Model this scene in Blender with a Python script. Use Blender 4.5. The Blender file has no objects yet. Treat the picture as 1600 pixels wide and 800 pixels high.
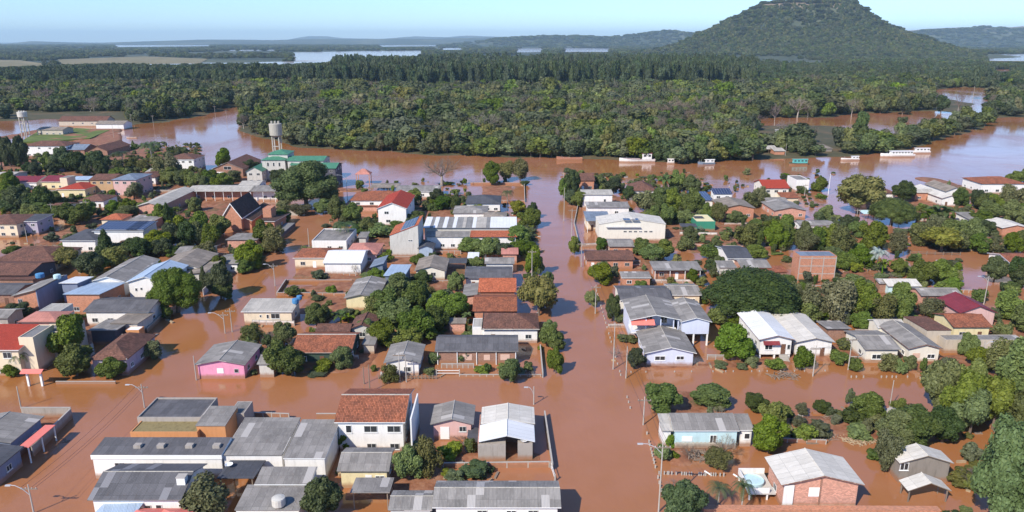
import bpy, math, random
import numpy as np
from mathutils import Vector, Matrix

# ------------------------------------------------------------------ camera, sky, sun, exposure
SC = bpy.context.scene
COL = SC.collection
F = 1150.0                      # focal length in photo pixels (1600 wide)
HC = 60.0                       # camera height over the flood water, m
PT = math.atan2(336.0, F)       # pitch below the horizon
CP, SP = math.cos(PT), math.sin(PT)

cam_d = bpy.data.cameras.new("camera")
cam_d.sensor_width = 36.0
cam_d.lens = 36.0 * F / 1600.0
cam_d.clip_start = 1.0
cam_d.clip_end = 60000.0
cam = bpy.data.objects.new("camera", cam_d)
cam.location = (0, 0, HC)
cam.rotation_euler = (math.pi / 2 - PT, 0, 0)
COL.objects.link(cam)
SC.camera = cam

SUN_EL = math.radians(40.0)
SUN_H = (0.64, 0.77)            # horizontal heading of the light
w = bpy.data.worlds.new("World")
SC.world = w
w.use_nodes = True
nt = w.node_tree
nt.nodes.clear()
sky = nt.nodes.new("ShaderNodeTexSky")
sky.sky_type = 'NISHITA'
sky.sun_disc = False
sky.sun_elevation = SUN_EL
sky.sun_rotation = math.atan2(-SUN_H[0], -SUN_H[1])
sky.altitude = 50
sky.air_density = 0.9
sky.dust_density = 0.15
sky.ozone_density = 2.5
bg = nt.nodes.new("ShaderNodeBackground")
bg.inputs[1].default_value = 0.15
wo = nt.nodes.new("ShaderNodeOutputWorld")
tint = nt.nodes.new("ShaderNodeMix"); tint.data_type = 'RGBA'; tint.blend_type = 'MULTIPLY'; tint.inputs[0].default_value = 1.0
tint.inputs[7].default_value = (0.68, 0.87, 1.18, 1)
nt.links.new(sky.outputs[0], tint.inputs[6])
nt.links.new(tint.outputs[2], bg.inputs[0])
nt.links.new(bg.outputs[0], wo.inputs[0])

sd = bpy.data.lights.new("sun", 'SUN')
sd.energy = 5.0
sd.angle = math.radians(0.5)
sd.color = (1.0, 0.92, 0.80)
sun = bpy.data.objects.new("sun", sd)
sun.location = (-60, -60, 120)
_d = Vector((SUN_H[0] * math.cos(SUN_EL), SUN_H[1] * math.cos(SUN_EL), -math.sin(SUN_EL)))
sun.rotation_euler = _d.to_track_quat('-Z', 'Y').to_euler()
COL.objects.link(sun)

SC.view_settings.view_transform = 'Standard'
SC.view_settings.look = 'None'
SC.view_settings.exposure = 0.28
SC.view_settings.gamma = 1.0
SC.view_settings.use_curve_mapping = False
SC.cycles.use_denoising = True
SC.cycles.max_bounces = 6
SC.cycles.diffuse_bounces = 2
SC.cycles.glossy_bounces = 2
SC.cycles.transmission_bounces = 2
SC.cycles.transparent_max_bounces = 4
SC.cycles.volume_bounces = 0
SC.cycles.use_adaptive_sampling = True

rnd = random.Random(7)
nrs = np.random.RandomState(11)

# ------------------------------------------------------------------ pixel <-> world
def ray(px, py):
    u = (px - 800.0) / F
    v = (400.0 - py) / F
    return u, CP + v * SP, -SP + v * CP

def G(px, py, z=0.0):
    u, a, b = ray(px, py)
    t = (z - HC) / b
    return u * t, a * t

def AT(px, py, Y):
    """world X and Z on the ray through a pixel, at depth Y"""
    u, a, b = ray(px, py)
    t = Y / a
    return u * t, HC + b * t

def PJ(x, y, z):
    zz = z - HC
    fwd = y * CP - zz * SP
    up = y * SP + zz * CP
    return 800 + F * x / fwd, 400 - F * up / fwd

# ------------------------------------------------------------------ object helpers
LABELLED = []
def empty(name, loc, label=None, cat=None, group=None, rz=0.0):
    o = bpy.data.objects.new(name, None)
    o.empty_display_size = 0.5
    o.location = loc
    o.rotation_euler = (0, 0, rz)
    COL.objects.link(o)
    tag(o, label, cat, group)
    return o

def tag(o, label=None, cat=None, group=None, kind=None):
    if label: o["label"] = label; LABELLED.append(o)
    if cat: o["category"] = cat
    if group: o["group"] = group
    if kind: o["kind"] = kind
    return o

class MB:
    """mesh collector in local coordinates"""
    def __init__(s):
        s.v = []; s.f = []; s.uv = []; s.mi = []
    def face(s, pts, uv=None, mi=0):
        n = len(s.v)
        s.v.extend(pts)
        s.f.append(tuple(range(n, n + len(pts))))
        s.uv.extend(uv if uv else [(p[0] + p[1] * 0.3, p[2]) for p in pts])
        s.mi.append(mi)
        return s
    def box(s, x0, x1, y0, y1, z0, z1, mi=0):
        a = [(x0, y0), (x1, y0), (x1, y1), (x0, y1)]
        for i in range(4):
            p, q = a[i], a[(i + 1) % 4]
            L = math.hypot(q[0] - p[0], q[1] - p[1])
            s.face([(p[0], p[1], z0), (q[0], q[1], z0), (q[0], q[1], z1), (p[0], p[1], z1)],
                   [(0, z0), (L, z0), (L, z1), (0, z1)], mi)
        s.face([(x0, y0, z1), (x1, y0, z1), (x1, y1, z1), (x0, y1, z1)], [(x0, y0), (x1, y0), (x1, y1), (x0, y1)], mi)
        s.face([(x0, y1, z0), (x1, y1, z0), (x1, y0, z0), (x0, y0, z0)], [(x0, y1), (x1, y1), (x1, y0), (x0, y0)], mi)
        return s
    def prism(s, base, z0, z1, mi=0):
        n = len(base)
        for i in range(n):
            p, q = base[i], base[(i + 1) % n]
            L = math.hypot(q[0] - p[0], q[1] - p[1])
            s.face([(p[0], p[1], z0), (q[0], q[1], z0), (q[0], q[1], z1), (p[0], p[1], z1)],
                   [(0, z0), (L, z0), (L, z1), (0, z1)], mi)
        s.face([(p[0], p[1], z1) for p in base], [(p[0], p[1]) for p in base], mi)
        s.face([(p[0], p[1], z0) for p in reversed(base)], [(p[0], p[1]) for p in reversed(base)], mi)
        return s
    def tube(s, pts, r0, r1=None, n=6, cap=True, mi=0):
        """tapered tube along a polyline"""
        r1 = r0 if r1 is None else r1
        m = len(pts)
        rings = []
        for i, p in enumerate(pts):
            a = Vector(pts[max(i - 1, 0)]); b = Vector(pts[min(i + 1, m - 1)])
            d = (b - a).normalized()
            up = Vector((0, 0, 1)) if abs(d.z) < 0.9 else Vector((1, 0, 0))
            e1 = d.cross(up).normalized(); e2 = d.cross(e1)
            r = r0 + (r1 - r0) * i / max(m - 1, 1)
            rings.append([tuple(Vector(p) + (e1 * math.cos(2 * math.pi * k / n) + e2 * math.sin(2 * math.pi * k / n)) * r) for k in range(n)])
        for i in range(m - 1):
            for k in range(n):
                k2 = (k + 1) % n
                s.face([rings[i][k], rings[i + 1][k], rings[i + 1][k2], rings[i][k2]], None, mi)
        if cap:
            s.face(list(rings[0]), None, mi); s.face(list(reversed(rings[-1])), None, mi)
        return s
    def lathe(s, prof, cx=0, cy=0, n=14, mi=0):
        rings = [[(cx + r * math.cos(2 * math.pi * k / n), cy + r * math.sin(2 * math.pi * k / n), z) for k in range(n)] for r, z in prof]
        for i in range(len(prof) - 1):
            for k in range(n):
                k2 = (k + 1) % n
                s.face([rings[i][k], rings[i][k2], rings[i + 1][k2], rings[i + 1][k]], None, mi)
        s.face(list(reversed(rings[0])), None, mi); s.face(list(rings[-1]), None, mi)
        return s
    def mesh(s, name, mats):
        me = bpy.data.meshes.new(name)
        # weld identical corners so that a closed shape is one piece
        idx = {}; vs = []; fs = []; uvs = []; mis = []
        k = 0
        for f, mi in zip(s.f, s.mi):
            g = []; guv = []
            for vi in f:
                p = s.v[vi]
                key = (round(p[0], 3), round(p[1], 3), round(p[2], 3))
                j = idx.get(key)
                if j is None:
                    j = idx[key] = len(vs); vs.append(p)
                if j not in g:
                    g.append(j); guv.append(s.uv[vi])
            if len(g) >= 3:
                fs.append(g); uvs.extend(guv); mis.append(mi)
        me.from_pydata(vs, [], fs)
        ul = me.uv_layers.new(name="UVMap")
        for i, uvv in enumerate(uvs):
            ul.data[i].uv = uvv
        for p, mi in zip(me.polygons, mis):
            p.material_index = mi
        for m in (mats if isinstance(mats, (list, tuple)) else [mats]):
            me.materials.append(m)
        return me
    def build(s, name, mats, parent=None, loc=None):
        o = bpy.data.objects.new(name, s.mesh(name, mats))
        if loc: o.location = loc
        COL.objects.link(o)
        if parent: o.parent = parent
        return o

def npmesh(name, V, Fq, mat, attr=None):
    """quads or tris from numpy"""
    me = bpy.data.meshes.new(name)
    V = np.asarray(V, dtype=np.float32); Fq = np.asarray(Fq, dtype=np.int32)
    k = Fq.shape[1]
    me.vertices.add(len(V)); me.vertices.foreach_set("co", V.ravel())
    me.loops.add(Fq.size); me.loops.foreach_set("vertex_index", Fq.ravel())
    me.polygons.add(len(Fq))
    me.polygons.foreach_set("loop_start", np.arange(0, Fq.size, k, dtype=np.int32))
    me.polygons.foreach_set("loop_total", np.full(len(Fq), k, dtype=np.int32))
    me.update(calc_edges=True)
    if mat: me.materials.append(mat)
    return me

# ------------------------------------------------------------------ materials
MATS = {}
class NT:
    def __init__(s, name):
        s.m = bpy.data.materials.new(name); s.m.use_nodes = True
        s.t = s.m.node_tree; s.t.nodes.clear()
        s.out = s.n("OutputMaterial")
    def n(s, kind, **kw):
        x = s.t.nodes.new("ShaderNode" + kind)
        for k, v in kw.items():
            if k.startswith("i_"):
                x.inputs[k[2:].replace("_", " ")].default_value = v
            else: setattr(x, k, v)
        return x
    def l(s, a, b): s.t.links.new(a, b)
    def noise(s, vec, scale, detail=3, rough=0.55, dist=0):
        x = s.n("TexNoise"); x.inputs["Scale"].default_value = scale; x.inputs["Detail"].default_value = detail
        x.inputs["Roughness"].default_value = rough; x.inputs["Distortion"].default_value = dist
        if vec is not None: s.l(vec, x.inputs["Vector"])
        return x.outputs["Fac"]
    def ramp(s, fac, stops, interp='LINEAR'):
        x = s.n("ValToRGB"); x.color_ramp.interpolation = interp
        cr = x.color_ramp
        while len(cr.elements) < len(stops): cr.elements.new(0.5)
        for e, (p, c) in zip(cr.elements, stops):
            e.position = p; e.color = (*c, 1) if len(c) == 3 else c
        s.l(fac, x.inputs[0]); return x.outputs[0]
    def mix(s, fac, a, b, mode='MIX'):
        x = s.n("Mix", data_type='RGBA', blend_type=mode)
        for v, k in ((fac, 0), (a, 6), (b, 7)):
            if hasattr(v, "is_output"): s.l(v, x.inputs[k])
            elif k == 0: x.inputs[k].default_value = v
            else: x.inputs[k].default_value = (*v, 1) if len(v) == 3 else v
        return x.outputs[2]
    def math(s, op, a, b=None, clamp=False):
        x = s.n("Math", operation=op, use_clamp=clamp)
        for v, k in ((a, 0), (b, 1)):
            if v is None: continue
            if hasattr(v, "is_output"): s.l(v, x.inputs[k])
            else: x.inputs[k].default_value = v
        return x.outputs[0]
    def bsdf(s, col, rough=0.8, bump=None, bstr=0.3, bdist=0.05, spec=0.3, **kw):
        b = s.n("BsdfPrincipled")
        if hasattr(col, "is_output"): s.l(col, b.inputs["Base Color"])
        else: b.inputs["Base Color"].default_value = (*col, 1)
        if hasattr(rough, "is_output"): s.l(rough, b.inputs["Roughness"])
        else: b.inputs["Roughness"].default_value = rough
        b.inputs["Specular IOR Level"].default_value = spec
        for k, v in kw.items(): b.inputs[k.replace("_", " ")].default_value = v
        if bump is not None:
            bp = s.n("Bump"); bp.inputs["Strength"].default_value = bstr; bp.inputs["Distance"].default_value = bdist
            s.l(bump, bp.inputs["Height"]); s.l(bp.outputs[0], b.inputs["Normal"])
        s.l(b.outputs[0], s.out.inputs["Surface"])
        return s.m
    def obj(s): return s.n("TexCoord").outputs["Object"]
    def uv(s): return s.n("UVMap").outputs[0]
    def pos(s): return s.n("NewGeometry").outputs["Position"]

def mat_plain(name, c, rough=0.7, var=0.12, spec=0.3):
    t = NT(name)
    f = t.noise(t.pos(), 1.3, 4)
    col = t.mix(t.math('MULTIPLY', f, 1.0), tuple(x * (1 - var) for x in c), tuple(min(1, x * (1 + var)) for x in c))
    return t.bsdf(col, rough, spec=spec)

def mat_sheet(name, base, var=0.17, stain=0.5, pitch=0.18, sheet=(1.05, 1.9), light=0.0, rough=0.85, metal=0.0, warm=0.0):
    """corrugated sheets laid in courses; weathered, some sheets newer than others"""
    t = NT(name)
    uv = t.uv()
    oi = t.n("ObjectInfo").outputs["Random"]
    br = t.n("TexBrick"); t.l(uv, br.inputs["Vector"])
    br.offset = 0.0; br.inputs["Scale"].default_value = 1.0
    br.inputs["Brick Width"].default_value = sheet[0]; br.inputs["Row Height"].default_value = sheet[1]
    br.inputs["Mortar Size"].default_value = 0.018; br.inputs["Mortar Smooth"].default_value = 0.3
    br.inputs["Bias"].default_value = 0
    lo = tuple(x * (1 - var) for x in base); hi = tuple(min(0.9, x * (1 + var)) for x in base)
    br.inputs["Color1"].default_value = (*lo, 1); br.inputs["Color2"].default_value = (*hi, 1)
    br.inputs["Mortar"].default_value = (*[x * 0.45 for x in base], 1)
    c = br.outputs["Color"]
    # moss / soot patches: object-random offset
    cx = t.n("CombineXYZ"); t.l(t.math('MULTIPLY', oi, 57.0), cx.inputs[0]); t.l(t.math('MULTIPLY', oi, 31.0), cx.inputs[1])
    va = t.n("VectorMath", operation='ADD'); t.l(uv, va.inputs[0]); t.l(cx.outputs[0], va.inputs[1])
    mp = t.n("Mapping"); mp.inputs["Scale"].default_value = (1.0, 0.35, 1); t.l(va.outputs[0], mp.inputs[0])
    n1 = t.noise(mp.outputs[0], 0.55, 5, 0.6)
    n2 = t.noise(mp.outputs[0], 3.2, 4, 0.7)
    c = t.mix(t.math('MULTIPLY', t.ramp(n1, [(0.42, (0, 0, 0)), (0.68, (1, 1, 1))]), stain), c, tuple(x * 0.42 for x in base))
    hi2 = tuple(min(0.85, x * 1.6 + 0.03 * (1 + warm)) for x in base)
    c = t.mix(t.math('MULTIPLY', t.ramp(n2, [(0.5, (0, 0, 0)), (0.75, (1, 1, 1))]), 0.35), c, hi2)
    if light > 0:   # a few pale replacement sheets
        sc = t.n("VectorMath", operation='DIVIDE'); t.l(va.outputs[0], sc.inputs[0]); sc.inputs[1].default_value = (sheet[0], sheet[1] * 2, 1)
        fl = t.n("VectorMath", operation='FLOOR'); t.l(sc.outputs[0], fl.inputs[0])
        wn = t.n("TexWhiteNoise"); wn.noise_dimensions = '2D'; t.l(fl.outputs[0], wn.inputs["Vector"])
        c = t.mix(t.math('LESS_THAN', wn.outputs["Value"], light), c, tuple(min(0.8, x * 1.45 + 0.05) for x in base))
    if metal == 0.0 and base[0] < .5 and abs(base[0] - base[2]) < .1:
        n3 = t.noise(mp.outputs[0], 0.9, 6, 0.75, 1.5)
        c = t.mix(t.math('MULTIPLY', t.ramp(n3, [(0.60, (0, 0, 0)), (0.70, (1, 1, 1))]), 0.45), c, (0.17, 0.10, 0.06))
    wv = t.n("TexWave"); wv.wave_type = 'BANDS'; wv.bands_direction = 'X'; wv.inputs["Scale"].default_value = 0.314 / pitch
    t.l(uv, wv.inputs["Vector"])
    return t.bsdf(c, rough, wv.outputs["Fac"], 0.5, 0.05, spec=0.3, Metallic=metal)

def mat_tile(name, base, var=0.35, stain=0.5, dark=(0.05, 0.035, 0.03)):
    t = NT(name)
    uv = t.uv()
    br = t.n("TexBrick"); t.l(uv, br.inputs["Vector"]); br.offset = 0.0
    br.inputs["Scale"].default_value = 1.0
    br.inputs["Brick Width"].default_value = 0.24; br.inputs["Row Height"].default_value = 0.36
    br.inputs["Mortar Size"].default_value = 0.03; br.inputs["Mortar Smooth"].default_value = 0.5
    br.inputs["Color1"].default_value = (*[x * (1 - var) for x in base], 1)
    br.inputs["Color2"].default_value = (*[min(.8, x * (1 + var)) for x in base], 1)
    br.inputs["Mortar"].default_value = (*[x * 0.35 for x in base], 1)
    p = t.pos()
    n1 = t.noise(p, 0.5, 5, 0.65)
    n2 = t.noise(p, 2.5, 4, 0.7)
    c = t.mix(t.math('MULTIPLY', t.ramp(n1, [(0.38, (0, 0, 0)), (0.66, (1, 1, 1))]), stain), br.outputs["Color"], dark)
    c = t.mix(t.math('MULTIPLY', t.ramp(n2, [(0.55, (0, 0, 0)), (0.78, (1, 1, 1))]), 0.5), c, tuple(min(.7, x * 1.5 + .03) for x in base))
    wv = t.n("TexWave"); wv.wave_type = 'BANDS'; wv.bands_direction = 'X'; wv.inputs["Scale"].default_value = 0.314 / 0.24
    t.l(uv, wv.inputs["Vector"])
    return t.bsdf(c, 0.85, wv.outputs["Fac"], 0.6, 0.06, spec=0.2)

def mat_wall(name, base, dirt=0.5, mud=True, brick=None, rough=0.85):
    """rendered wall with weather streaks and the flood's own silt line above the water"""
    t = NT(name)
    p = t.pos()
    if brick:
        uvn = t.uv()
        br = t.n("TexBrick"); t.l(uvn, br.inputs["Vector"])
        br.inputs["Scale"].default_value = 1.0
        br.inputs["Brick Width"].default_value = 0.3; br.inputs["Row Height"].default_value = 0.16
        br.inputs["Mortar Size"].default_value = 0.02
        br.inputs["Color1"].default_value = (*[x * 0.75 for x in base], 1)
        br.inputs["Color2"].default_value = (*[min(.8, x * 1.25) for x in base], 1)
        br.inputs["Mortar"].default_value = (0.42, 0.30, 0.23, 1)
        c = br.outputs["Color"]
    else:
        c = t.mix(t.noise(p, 0.8, 4), tuple(x * 0.9 for x in base), base)
    mp = t.n("Mapping"); mp.inputs["Scale"].default_value = (1.2, 1.2, 0.25); t.l(p, mp.inputs[0])
    n1 = t.noise(mp.outputs[0], 1.4, 5, 0.7)
    c = t.mix(t.math('MULTIPLY', t.ramp(n1, [(0.48, (0, 0, 0)), (0.78, (1, 1, 1))]), dirt), c, tuple(x * 0.45 for x in (base[0], base[1] * .95, base[2] * .9)))
    if mud:
        sx = t.n("SeparateXYZ"); t.l(p, sx.inputs[0])
        h = t.math('ADD', sx.outputs[2], t.math('MULTIPLY', t.noise(p, 1.1, 4, .7), -0.8))
        mr = t.n("MapRange"); mr.inputs[1].default_value = 0.62; mr.inputs[2].default_value = 0.0
        mr.inputs[3].default_value = 0.0; mr.inputs[4].default_value = 0.85
        t.l(h, mr.inputs[0])
        c = t.mix(mr.outputs[0], c, (0.30, 0.15, 0.08))
    return t.bsdf(c, rough, spec=0.2)

def mat_leaf(name, a, b, c3=None, trans=0.22, rough=0.6, patch=False):
    """leaf mix: each leaf clump its own tone, each tree its own shift"""
    t = NT(name)
    gi = t.n("NewGeometry")
    oi = t.n("ObjectInfo").outputs["Random"]
    stops = [(0.0, a), (0.55, b), (1.0, c3 or tuple(min(1, x * 1.5) for x in b))]
    n = t.noise(t.n("TexCoord").outputs["Object"], 3.0, 3)
    f = t.math('ADD', t.math('MULTIPLY', gi.outputs["Random Per Island"], 0.5), t.math('MULTIPLY', n, 0.5))
    c = t.ramp(f, stops)
    hs = t.n("HueSaturation")
    t.l(t.math('ADD', t.math('MULTIPLY', oi, 0.045), 0.462), hs.inputs["Hue"])
    t.l(t.math('ADD', t.math('MULTIPLY', t.math('FRACT', t.math('MULTIPLY', oi, 17.0)), 0.6), 0.7), hs.inputs["Value"])
    t.l(t.math('ADD', t.math('MULTIPLY', t.math('FRACT', t.math('MULTIPLY', oi, 41.0)), 0.4), 0.75), hs.inputs["Saturation"])
    if patch:   # stands of different species
        pn = t.noise(t.pos(), 0.022, 4, 0.65)
        c = t.mix(t.ramp(pn, [(0.40, (0, 0, 0)), (0.60, (1, 1, 1))]), c, t.mix(t.noise(t.pos(), 0.06, 2), (0.030, 0.050, 0.020), (0.10, 0.108, 0.058)))
    t.l(c, hs.inputs["Color"])
    d = t.n("BsdfPrincipled"); t.l(hs.outputs[0], d.inputs["Base Color"]); d.inputs["Roughness"].default_value = rough
    d.inputs["Specular IOR Level"].default_value = 0.25
    tr = t.n("BsdfTranslucent"); t.l(hs.outputs[0], tr.inputs[0])
    mx = t.n("MixShader"); mx.inputs[0].default_value = trans
    t.l(d.outputs[0], mx.inputs[1]); t.l(tr.outputs[0], mx.inputs[2]); t.l(mx.outputs[0], t.out.inputs["Surface"])
    return t.m

M = MATS
M['fib'] = mat_sheet("fibre_cement_roof", (0.25, 0.232, 0.212), light=0.025)
M['fibd'] = mat_sheet("dark_fibre_cement_roof", (0.115, 0.112, 0.118), light=0.02, stain=0.35)
M['fibl'] = mat_sheet("pale_fibre_cement_roof", (0.43, 0.40, 0.35), var=0.12, stain=0.3)
M['fibw'] = mat_sheet("bleached_roof", (0.60, 0.56, 0.49), var=0.08, stain=0.25)
M['fibb'] = mat_sheet("brown_grey_roof", (0.26, 0.22, 0.18), var=0.2)
M['slab'] = mat_wall("flat_concrete_roof", (0.22, 0.215, 0.21), dirt=0.8, mud=False)
M['moss'] = mat_wall("mossy_slab_roof", (0.26, 0.21, 0.10), dirt=0.9, mud=False)
M['whtr'] = mat_sheet("white_metal_roof", (0.74, 0.74, 0.73), var=0.04, stain=0.12, sheet=(1.0, 6.0), rough=0.45)
M['bluer'] = mat_sheet("pale_blue_metal_roof", (0.36, 0.45, 0.56), var=0.08, stain=0.15, sheet=(1.0, 6.0), rough=0.45)
M['bgr'] = mat_sheet("blue_grey_roof", (0.17, 0.21, 0.27), var=0.15, stain=0.3)
M['tile'] = mat_tile("terracotta_tiles", (0.36, 0.125, 0.065), stain=0.45)
M['tileo'] = mat_tile("orange_tiles", (0.50, 0.145, 0.07), stain=0.18)
M['tileb'] = mat_tile("brown_tiles", (0.21, 0.10, 0.07), stain=0.55)
M['tiled'] = mat_tile("dark_brown_tiles", (0.10, 0.065, 0.055), stain=0.5)
M['redr'] = mat_tile("red_painted_tiles", (0.42, 0.06, 0.035), stain=0.12, var=0.1)
M['maroon'] = mat_sheet("maroon_metal_roof", (0.20, 0.028, 0.035), var=0.08, stain=0.2, rough=0.5)
M['green'] = mat_sheet("green_metal_roof", (0.07, 0.22, 0.13), var=0.1, stain=0.25, rough=0.6)
M['pinkr'] = mat_sheet("salmon_roof", (0.47, 0.20, 0.155), var=0.1, stain=0.3)
M['dslate'] = mat_sheet("dark_slate_roof", (0.075, 0.078, 0.09), var=0.15, stain=0.3)
M['striped'] = mat_sheet("striped_warehouse_roof", (0.24, 0.235, 0.225), var=0.1, sheet=(1.1, 9))
for k, c, d in [('white', (0.80, 0.78, 0.74), .38), ('cream', (0.74, 0.62, 0.45), .3), ('ivory', (0.74, 0.70, 0.60), .3), ('pink', (0.74, 0.31, 0.45), .45),
             ('rose', (0.66, 0.42, 0.38), .4), ('lav', (0.60, 0.64, 0.76), .25), ('yellow', (0.74, 0.64, 0.38), .4),
             ('teal', (0.52, 0.71, 0.74), .4), ('tealt', (0.12, 0.45, 0.42), .3), ('conc', (0.38, 0.34, 0.30), .6), ('ochre', (0.50, 0.33, 0.18), .5),
             ('towc', (0.42, 0.39, 0.33), .6), ('dgrey', (0.10, 0.10, 0.12), .4), ('wood', (0.26, 0.23, 0.20), .7), ('blue_shade', (0.20, 0.24, 0.34), .5), ('orangew', (0.60, 0.28, 0.12), .3),  # the dark blue tone carries wall shade in its colour
             ('greenw', (0.05, 0.25, 0.16), .3), ('greywh', (0.55, 0.53, 0.48), .6), ('dkg', (0.05, 0.08, 0.06), .3), ('beigew', (0.52, 0.45, 0.36), .5), ('violet', (0.42, 0.38, 0.45), .5)]:
    M[k] = mat_wall(k + "_wall", c, dirt=d)
M['brick'] = mat_wall("brick_wall", (0.50, 0.185, 0.095), dirt=0.35, brick=True)
M['brickp'] = mat_wall("pale_brick_wall", (0.60, 0.28, 0.20), dirt=0.35, brick=True)
M['brickd'] = mat_wall("dark_brick_wall", (0.25, 0.11, 0.07), dirt=0.5, brick=True)
M['trim'] = mat_plain("white_paint", (0.78, 0.78, 0.76), 0.6, 0.05)
M['frame'] = mat_plain("window_frame_paint", (0.5, 0.5, 0.48), 0.5)
M['shut'] = mat_plain("pinkish_shutter_wood", (0.62, 0.42, 0.33), 0.7)
M['doorw'] = mat_plain("brown_door_wood", (0.16, 0.08, 0.05), 0.6)
M['concp'] = mat_plain("concrete_post", (0.40, 0.37, 0.33), 0.85, 0.2)
M['woodp'] = mat_plain("weathered_wood", (0.22, 0.17, 0.13), 0.85, 0.3)
M['metal'] = mat_plain("galvanised_metal", (0.45, 0.45, 0.46), 0.4)
M['dark'] = mat_plain("dark_metal", (0.03, 0.03, 0.035), 0.5)
M['tankb'] = mat_plain("blue_tank_plastic", (0.07, 0.22, 0.42), 0.4)
M['coral'] = mat_plain("coral_awning", (0.72, 0.20, 0.16), 0.6, 0.08)
M['deb'] = mat_plain("driftwood", (0.36, 0.27, 0.17), 0.9, 0.4)
M['insul'] = mat_plain("porcelain", (0.5, 0.45, 0.4), 0.3)
M['bark'] = mat_plain("tree_bark", (0.16, 0.12, 0.09), 0.9, 0.4)
M['barkg'] = mat_plain("pale_bark", (0.34, 0.30, 0.25), 0.9, 0.3)
t = NT("window_glass"); M['glass'] = t.bsdf((0.035, 0.04, 0.045), 0.12, spec=0.6)
t = NT("solar_panel_face")
br = t.n("TexBrick"); t.l(t.uv(), br.inputs["Vector"]); br.offset = 0; br.inputs["Scale"].default_value = 1
br.inputs["Brick Width"].default_value = 1.0; br.inputs["Row Height"].default_value = 1.7; br.inputs["Mortar Size"].default_value = 0.035
br.inputs["Color1"].default_value = (0.02, 0.028, 0.07, 1); br.inputs["Color2"].default_value = (0.025, 0.035, 0.085, 1); br.inputs["Mortar"].default_value = (0.3, 0.32, 0.36, 1)
M['solar'] = t.bsdf(br.outputs["Color"], 0.25, spec=0.5)
M['lf_green'] = mat_leaf("broad_leaves", (0.048, 0.073, 0.014), (0.112, 0.166, 0.027), (0.216, 0.279, 0.049))
M['lf_dark'] = mat_leaf("dark_leaves", (0.028, 0.047, 0.016), (0.057, 0.091, 0.026), (0.109, 0.149, 0.040))
M['lf_light'] = mat_leaf("bright_leaves", (0.037, 0.070, 0.009), (0.081, 0.139, 0.018), (0.138, 0.209, 0.034))
M['lf_olive'] = mat_leaf("olive_leaves", (0.061, 0.068, 0.024), (0.136, 0.152, 0.048), (0.244, 0.244, 0.083))
M['lf_yellow'] = mat_leaf("yellowing_leaves", (0.081, 0.092, 0.014), (0.196, 0.207, 0.034), (0.322, 0.299, 0.057))
M['lf_bare'] = mat_leaf("bare_twigs", (0.125, 0.094, 0.069), (0.237, 0.194, 0.150), (0.375, 0.312, 0.237), trans=0.05, rough=0.9)
M['lf_palm'] = mat_leaf('palm_leaves', (0.027, 0.050, 0.014), (0.054, 0.090, 0.027), (0.099, 0.144, 0.054), trans=0.15)
M['lf_great'] = mat_leaf('great_tree_leaves', (0.045, 0.080, 0.014), (0.085, 0.145, 0.024), (0.15, 0.22, 0.05))
M['lf_silver'] = mat_leaf("silver_fronds", (0.22, 0.27, 0.25), (0.36, 0.42, 0.38), (0.5, 0.55, 0.5))
M['lf_forest'] = mat_leaf("forest_leaves", (0.045, 0.067, 0.019), (0.097, 0.133, 0.036), (0.203, 0.235, 0.072), trans=0.1, patch=True)
M['lf_euca'] = mat_leaf("tall_grove_leaves", (0.030, 0.055, 0.027), (0.068, 0.100, 0.045), (0.124, 0.165, 0.066))

# ------------------------------------------------------------------ the setting: water, ground, hills
def pj_np(x, y, z=0.0):
    zz = z - HC
    fwd = y * CP - zz * SP
    up = y * SP + zz * CP
    return 800 + F * x / fwd, 400 - F * up / fwd

def inpoly(px, py, poly):
    r = np.zeros(px.shape, bool)
    n = len(poly)
    for i in range(n):
        x0, y0 = poly[i]; x1, y1 = poly[(i + 1) % n]
        c = ((y0 > py) != (y1 > py)) & (px < (x1 - x0) * (py - y0) / ((y1 - y0) if y1 != y0 else 1e-9) + x0)
        r ^= c
    return r

class VN:
    """smooth value noise on the plane"""
    def __init__(s, seed): s.t = np.random.RandomState(seed).rand(256, 256)
    def __call__(s, x, y):
        xi = np.floor(x).astype(int); yi = np.floor(y).astype(int)
        fx = x - xi; fy = y - yi
        fx = fx * fx * (3 - 2 * fx); fy = fy * fy * (3 - 2 * fy)
        g = lambda a, b: s.t[a % 256, b % 256]
        return (g(xi, yi) * (1 - fx) + g(xi + 1, yi) * fx) * (1 - fy) + (g(xi, yi + 1) * (1 - fx) + g(xi + 1, yi + 1) * fx) * fy
VN1, VN2 = VN(3), VN(8)
def fbm(x, y, s, o=4):
    r = 0; a = 0.5
    for k in range(o):
        r = r + a * VN1(x / s + 17.3 * k, y / s - 9.1 * k); s = s / 2.05; a *= 0.5
    return r / (1 - 0.5 ** o)

def grid_obj(name, xs, ys, Z, mat):
    nx, ny = len(xs), len(ys)
    X, Y = np.meshgrid(xs, ys)
    V = np.stack([X, Y, Z], -1).reshape(-1, 3)
    i = np.arange((ny - 1) * (nx - 1)); r = i // (nx - 1); c = i % (nx - 1)
    a = r * nx + c
    Q = np.stack([a, a + 1, a + nx + 1, a + nx], -1)
    me = npmesh(name, V, Q, mat)
    me.polygons.foreach_set("use_smooth", np.ones(len(Q), bool))
    o = bpy.data.objects.new(name, me)
    COL.objects.link(o)
    o["kind"] = "structure"
    return o

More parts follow.
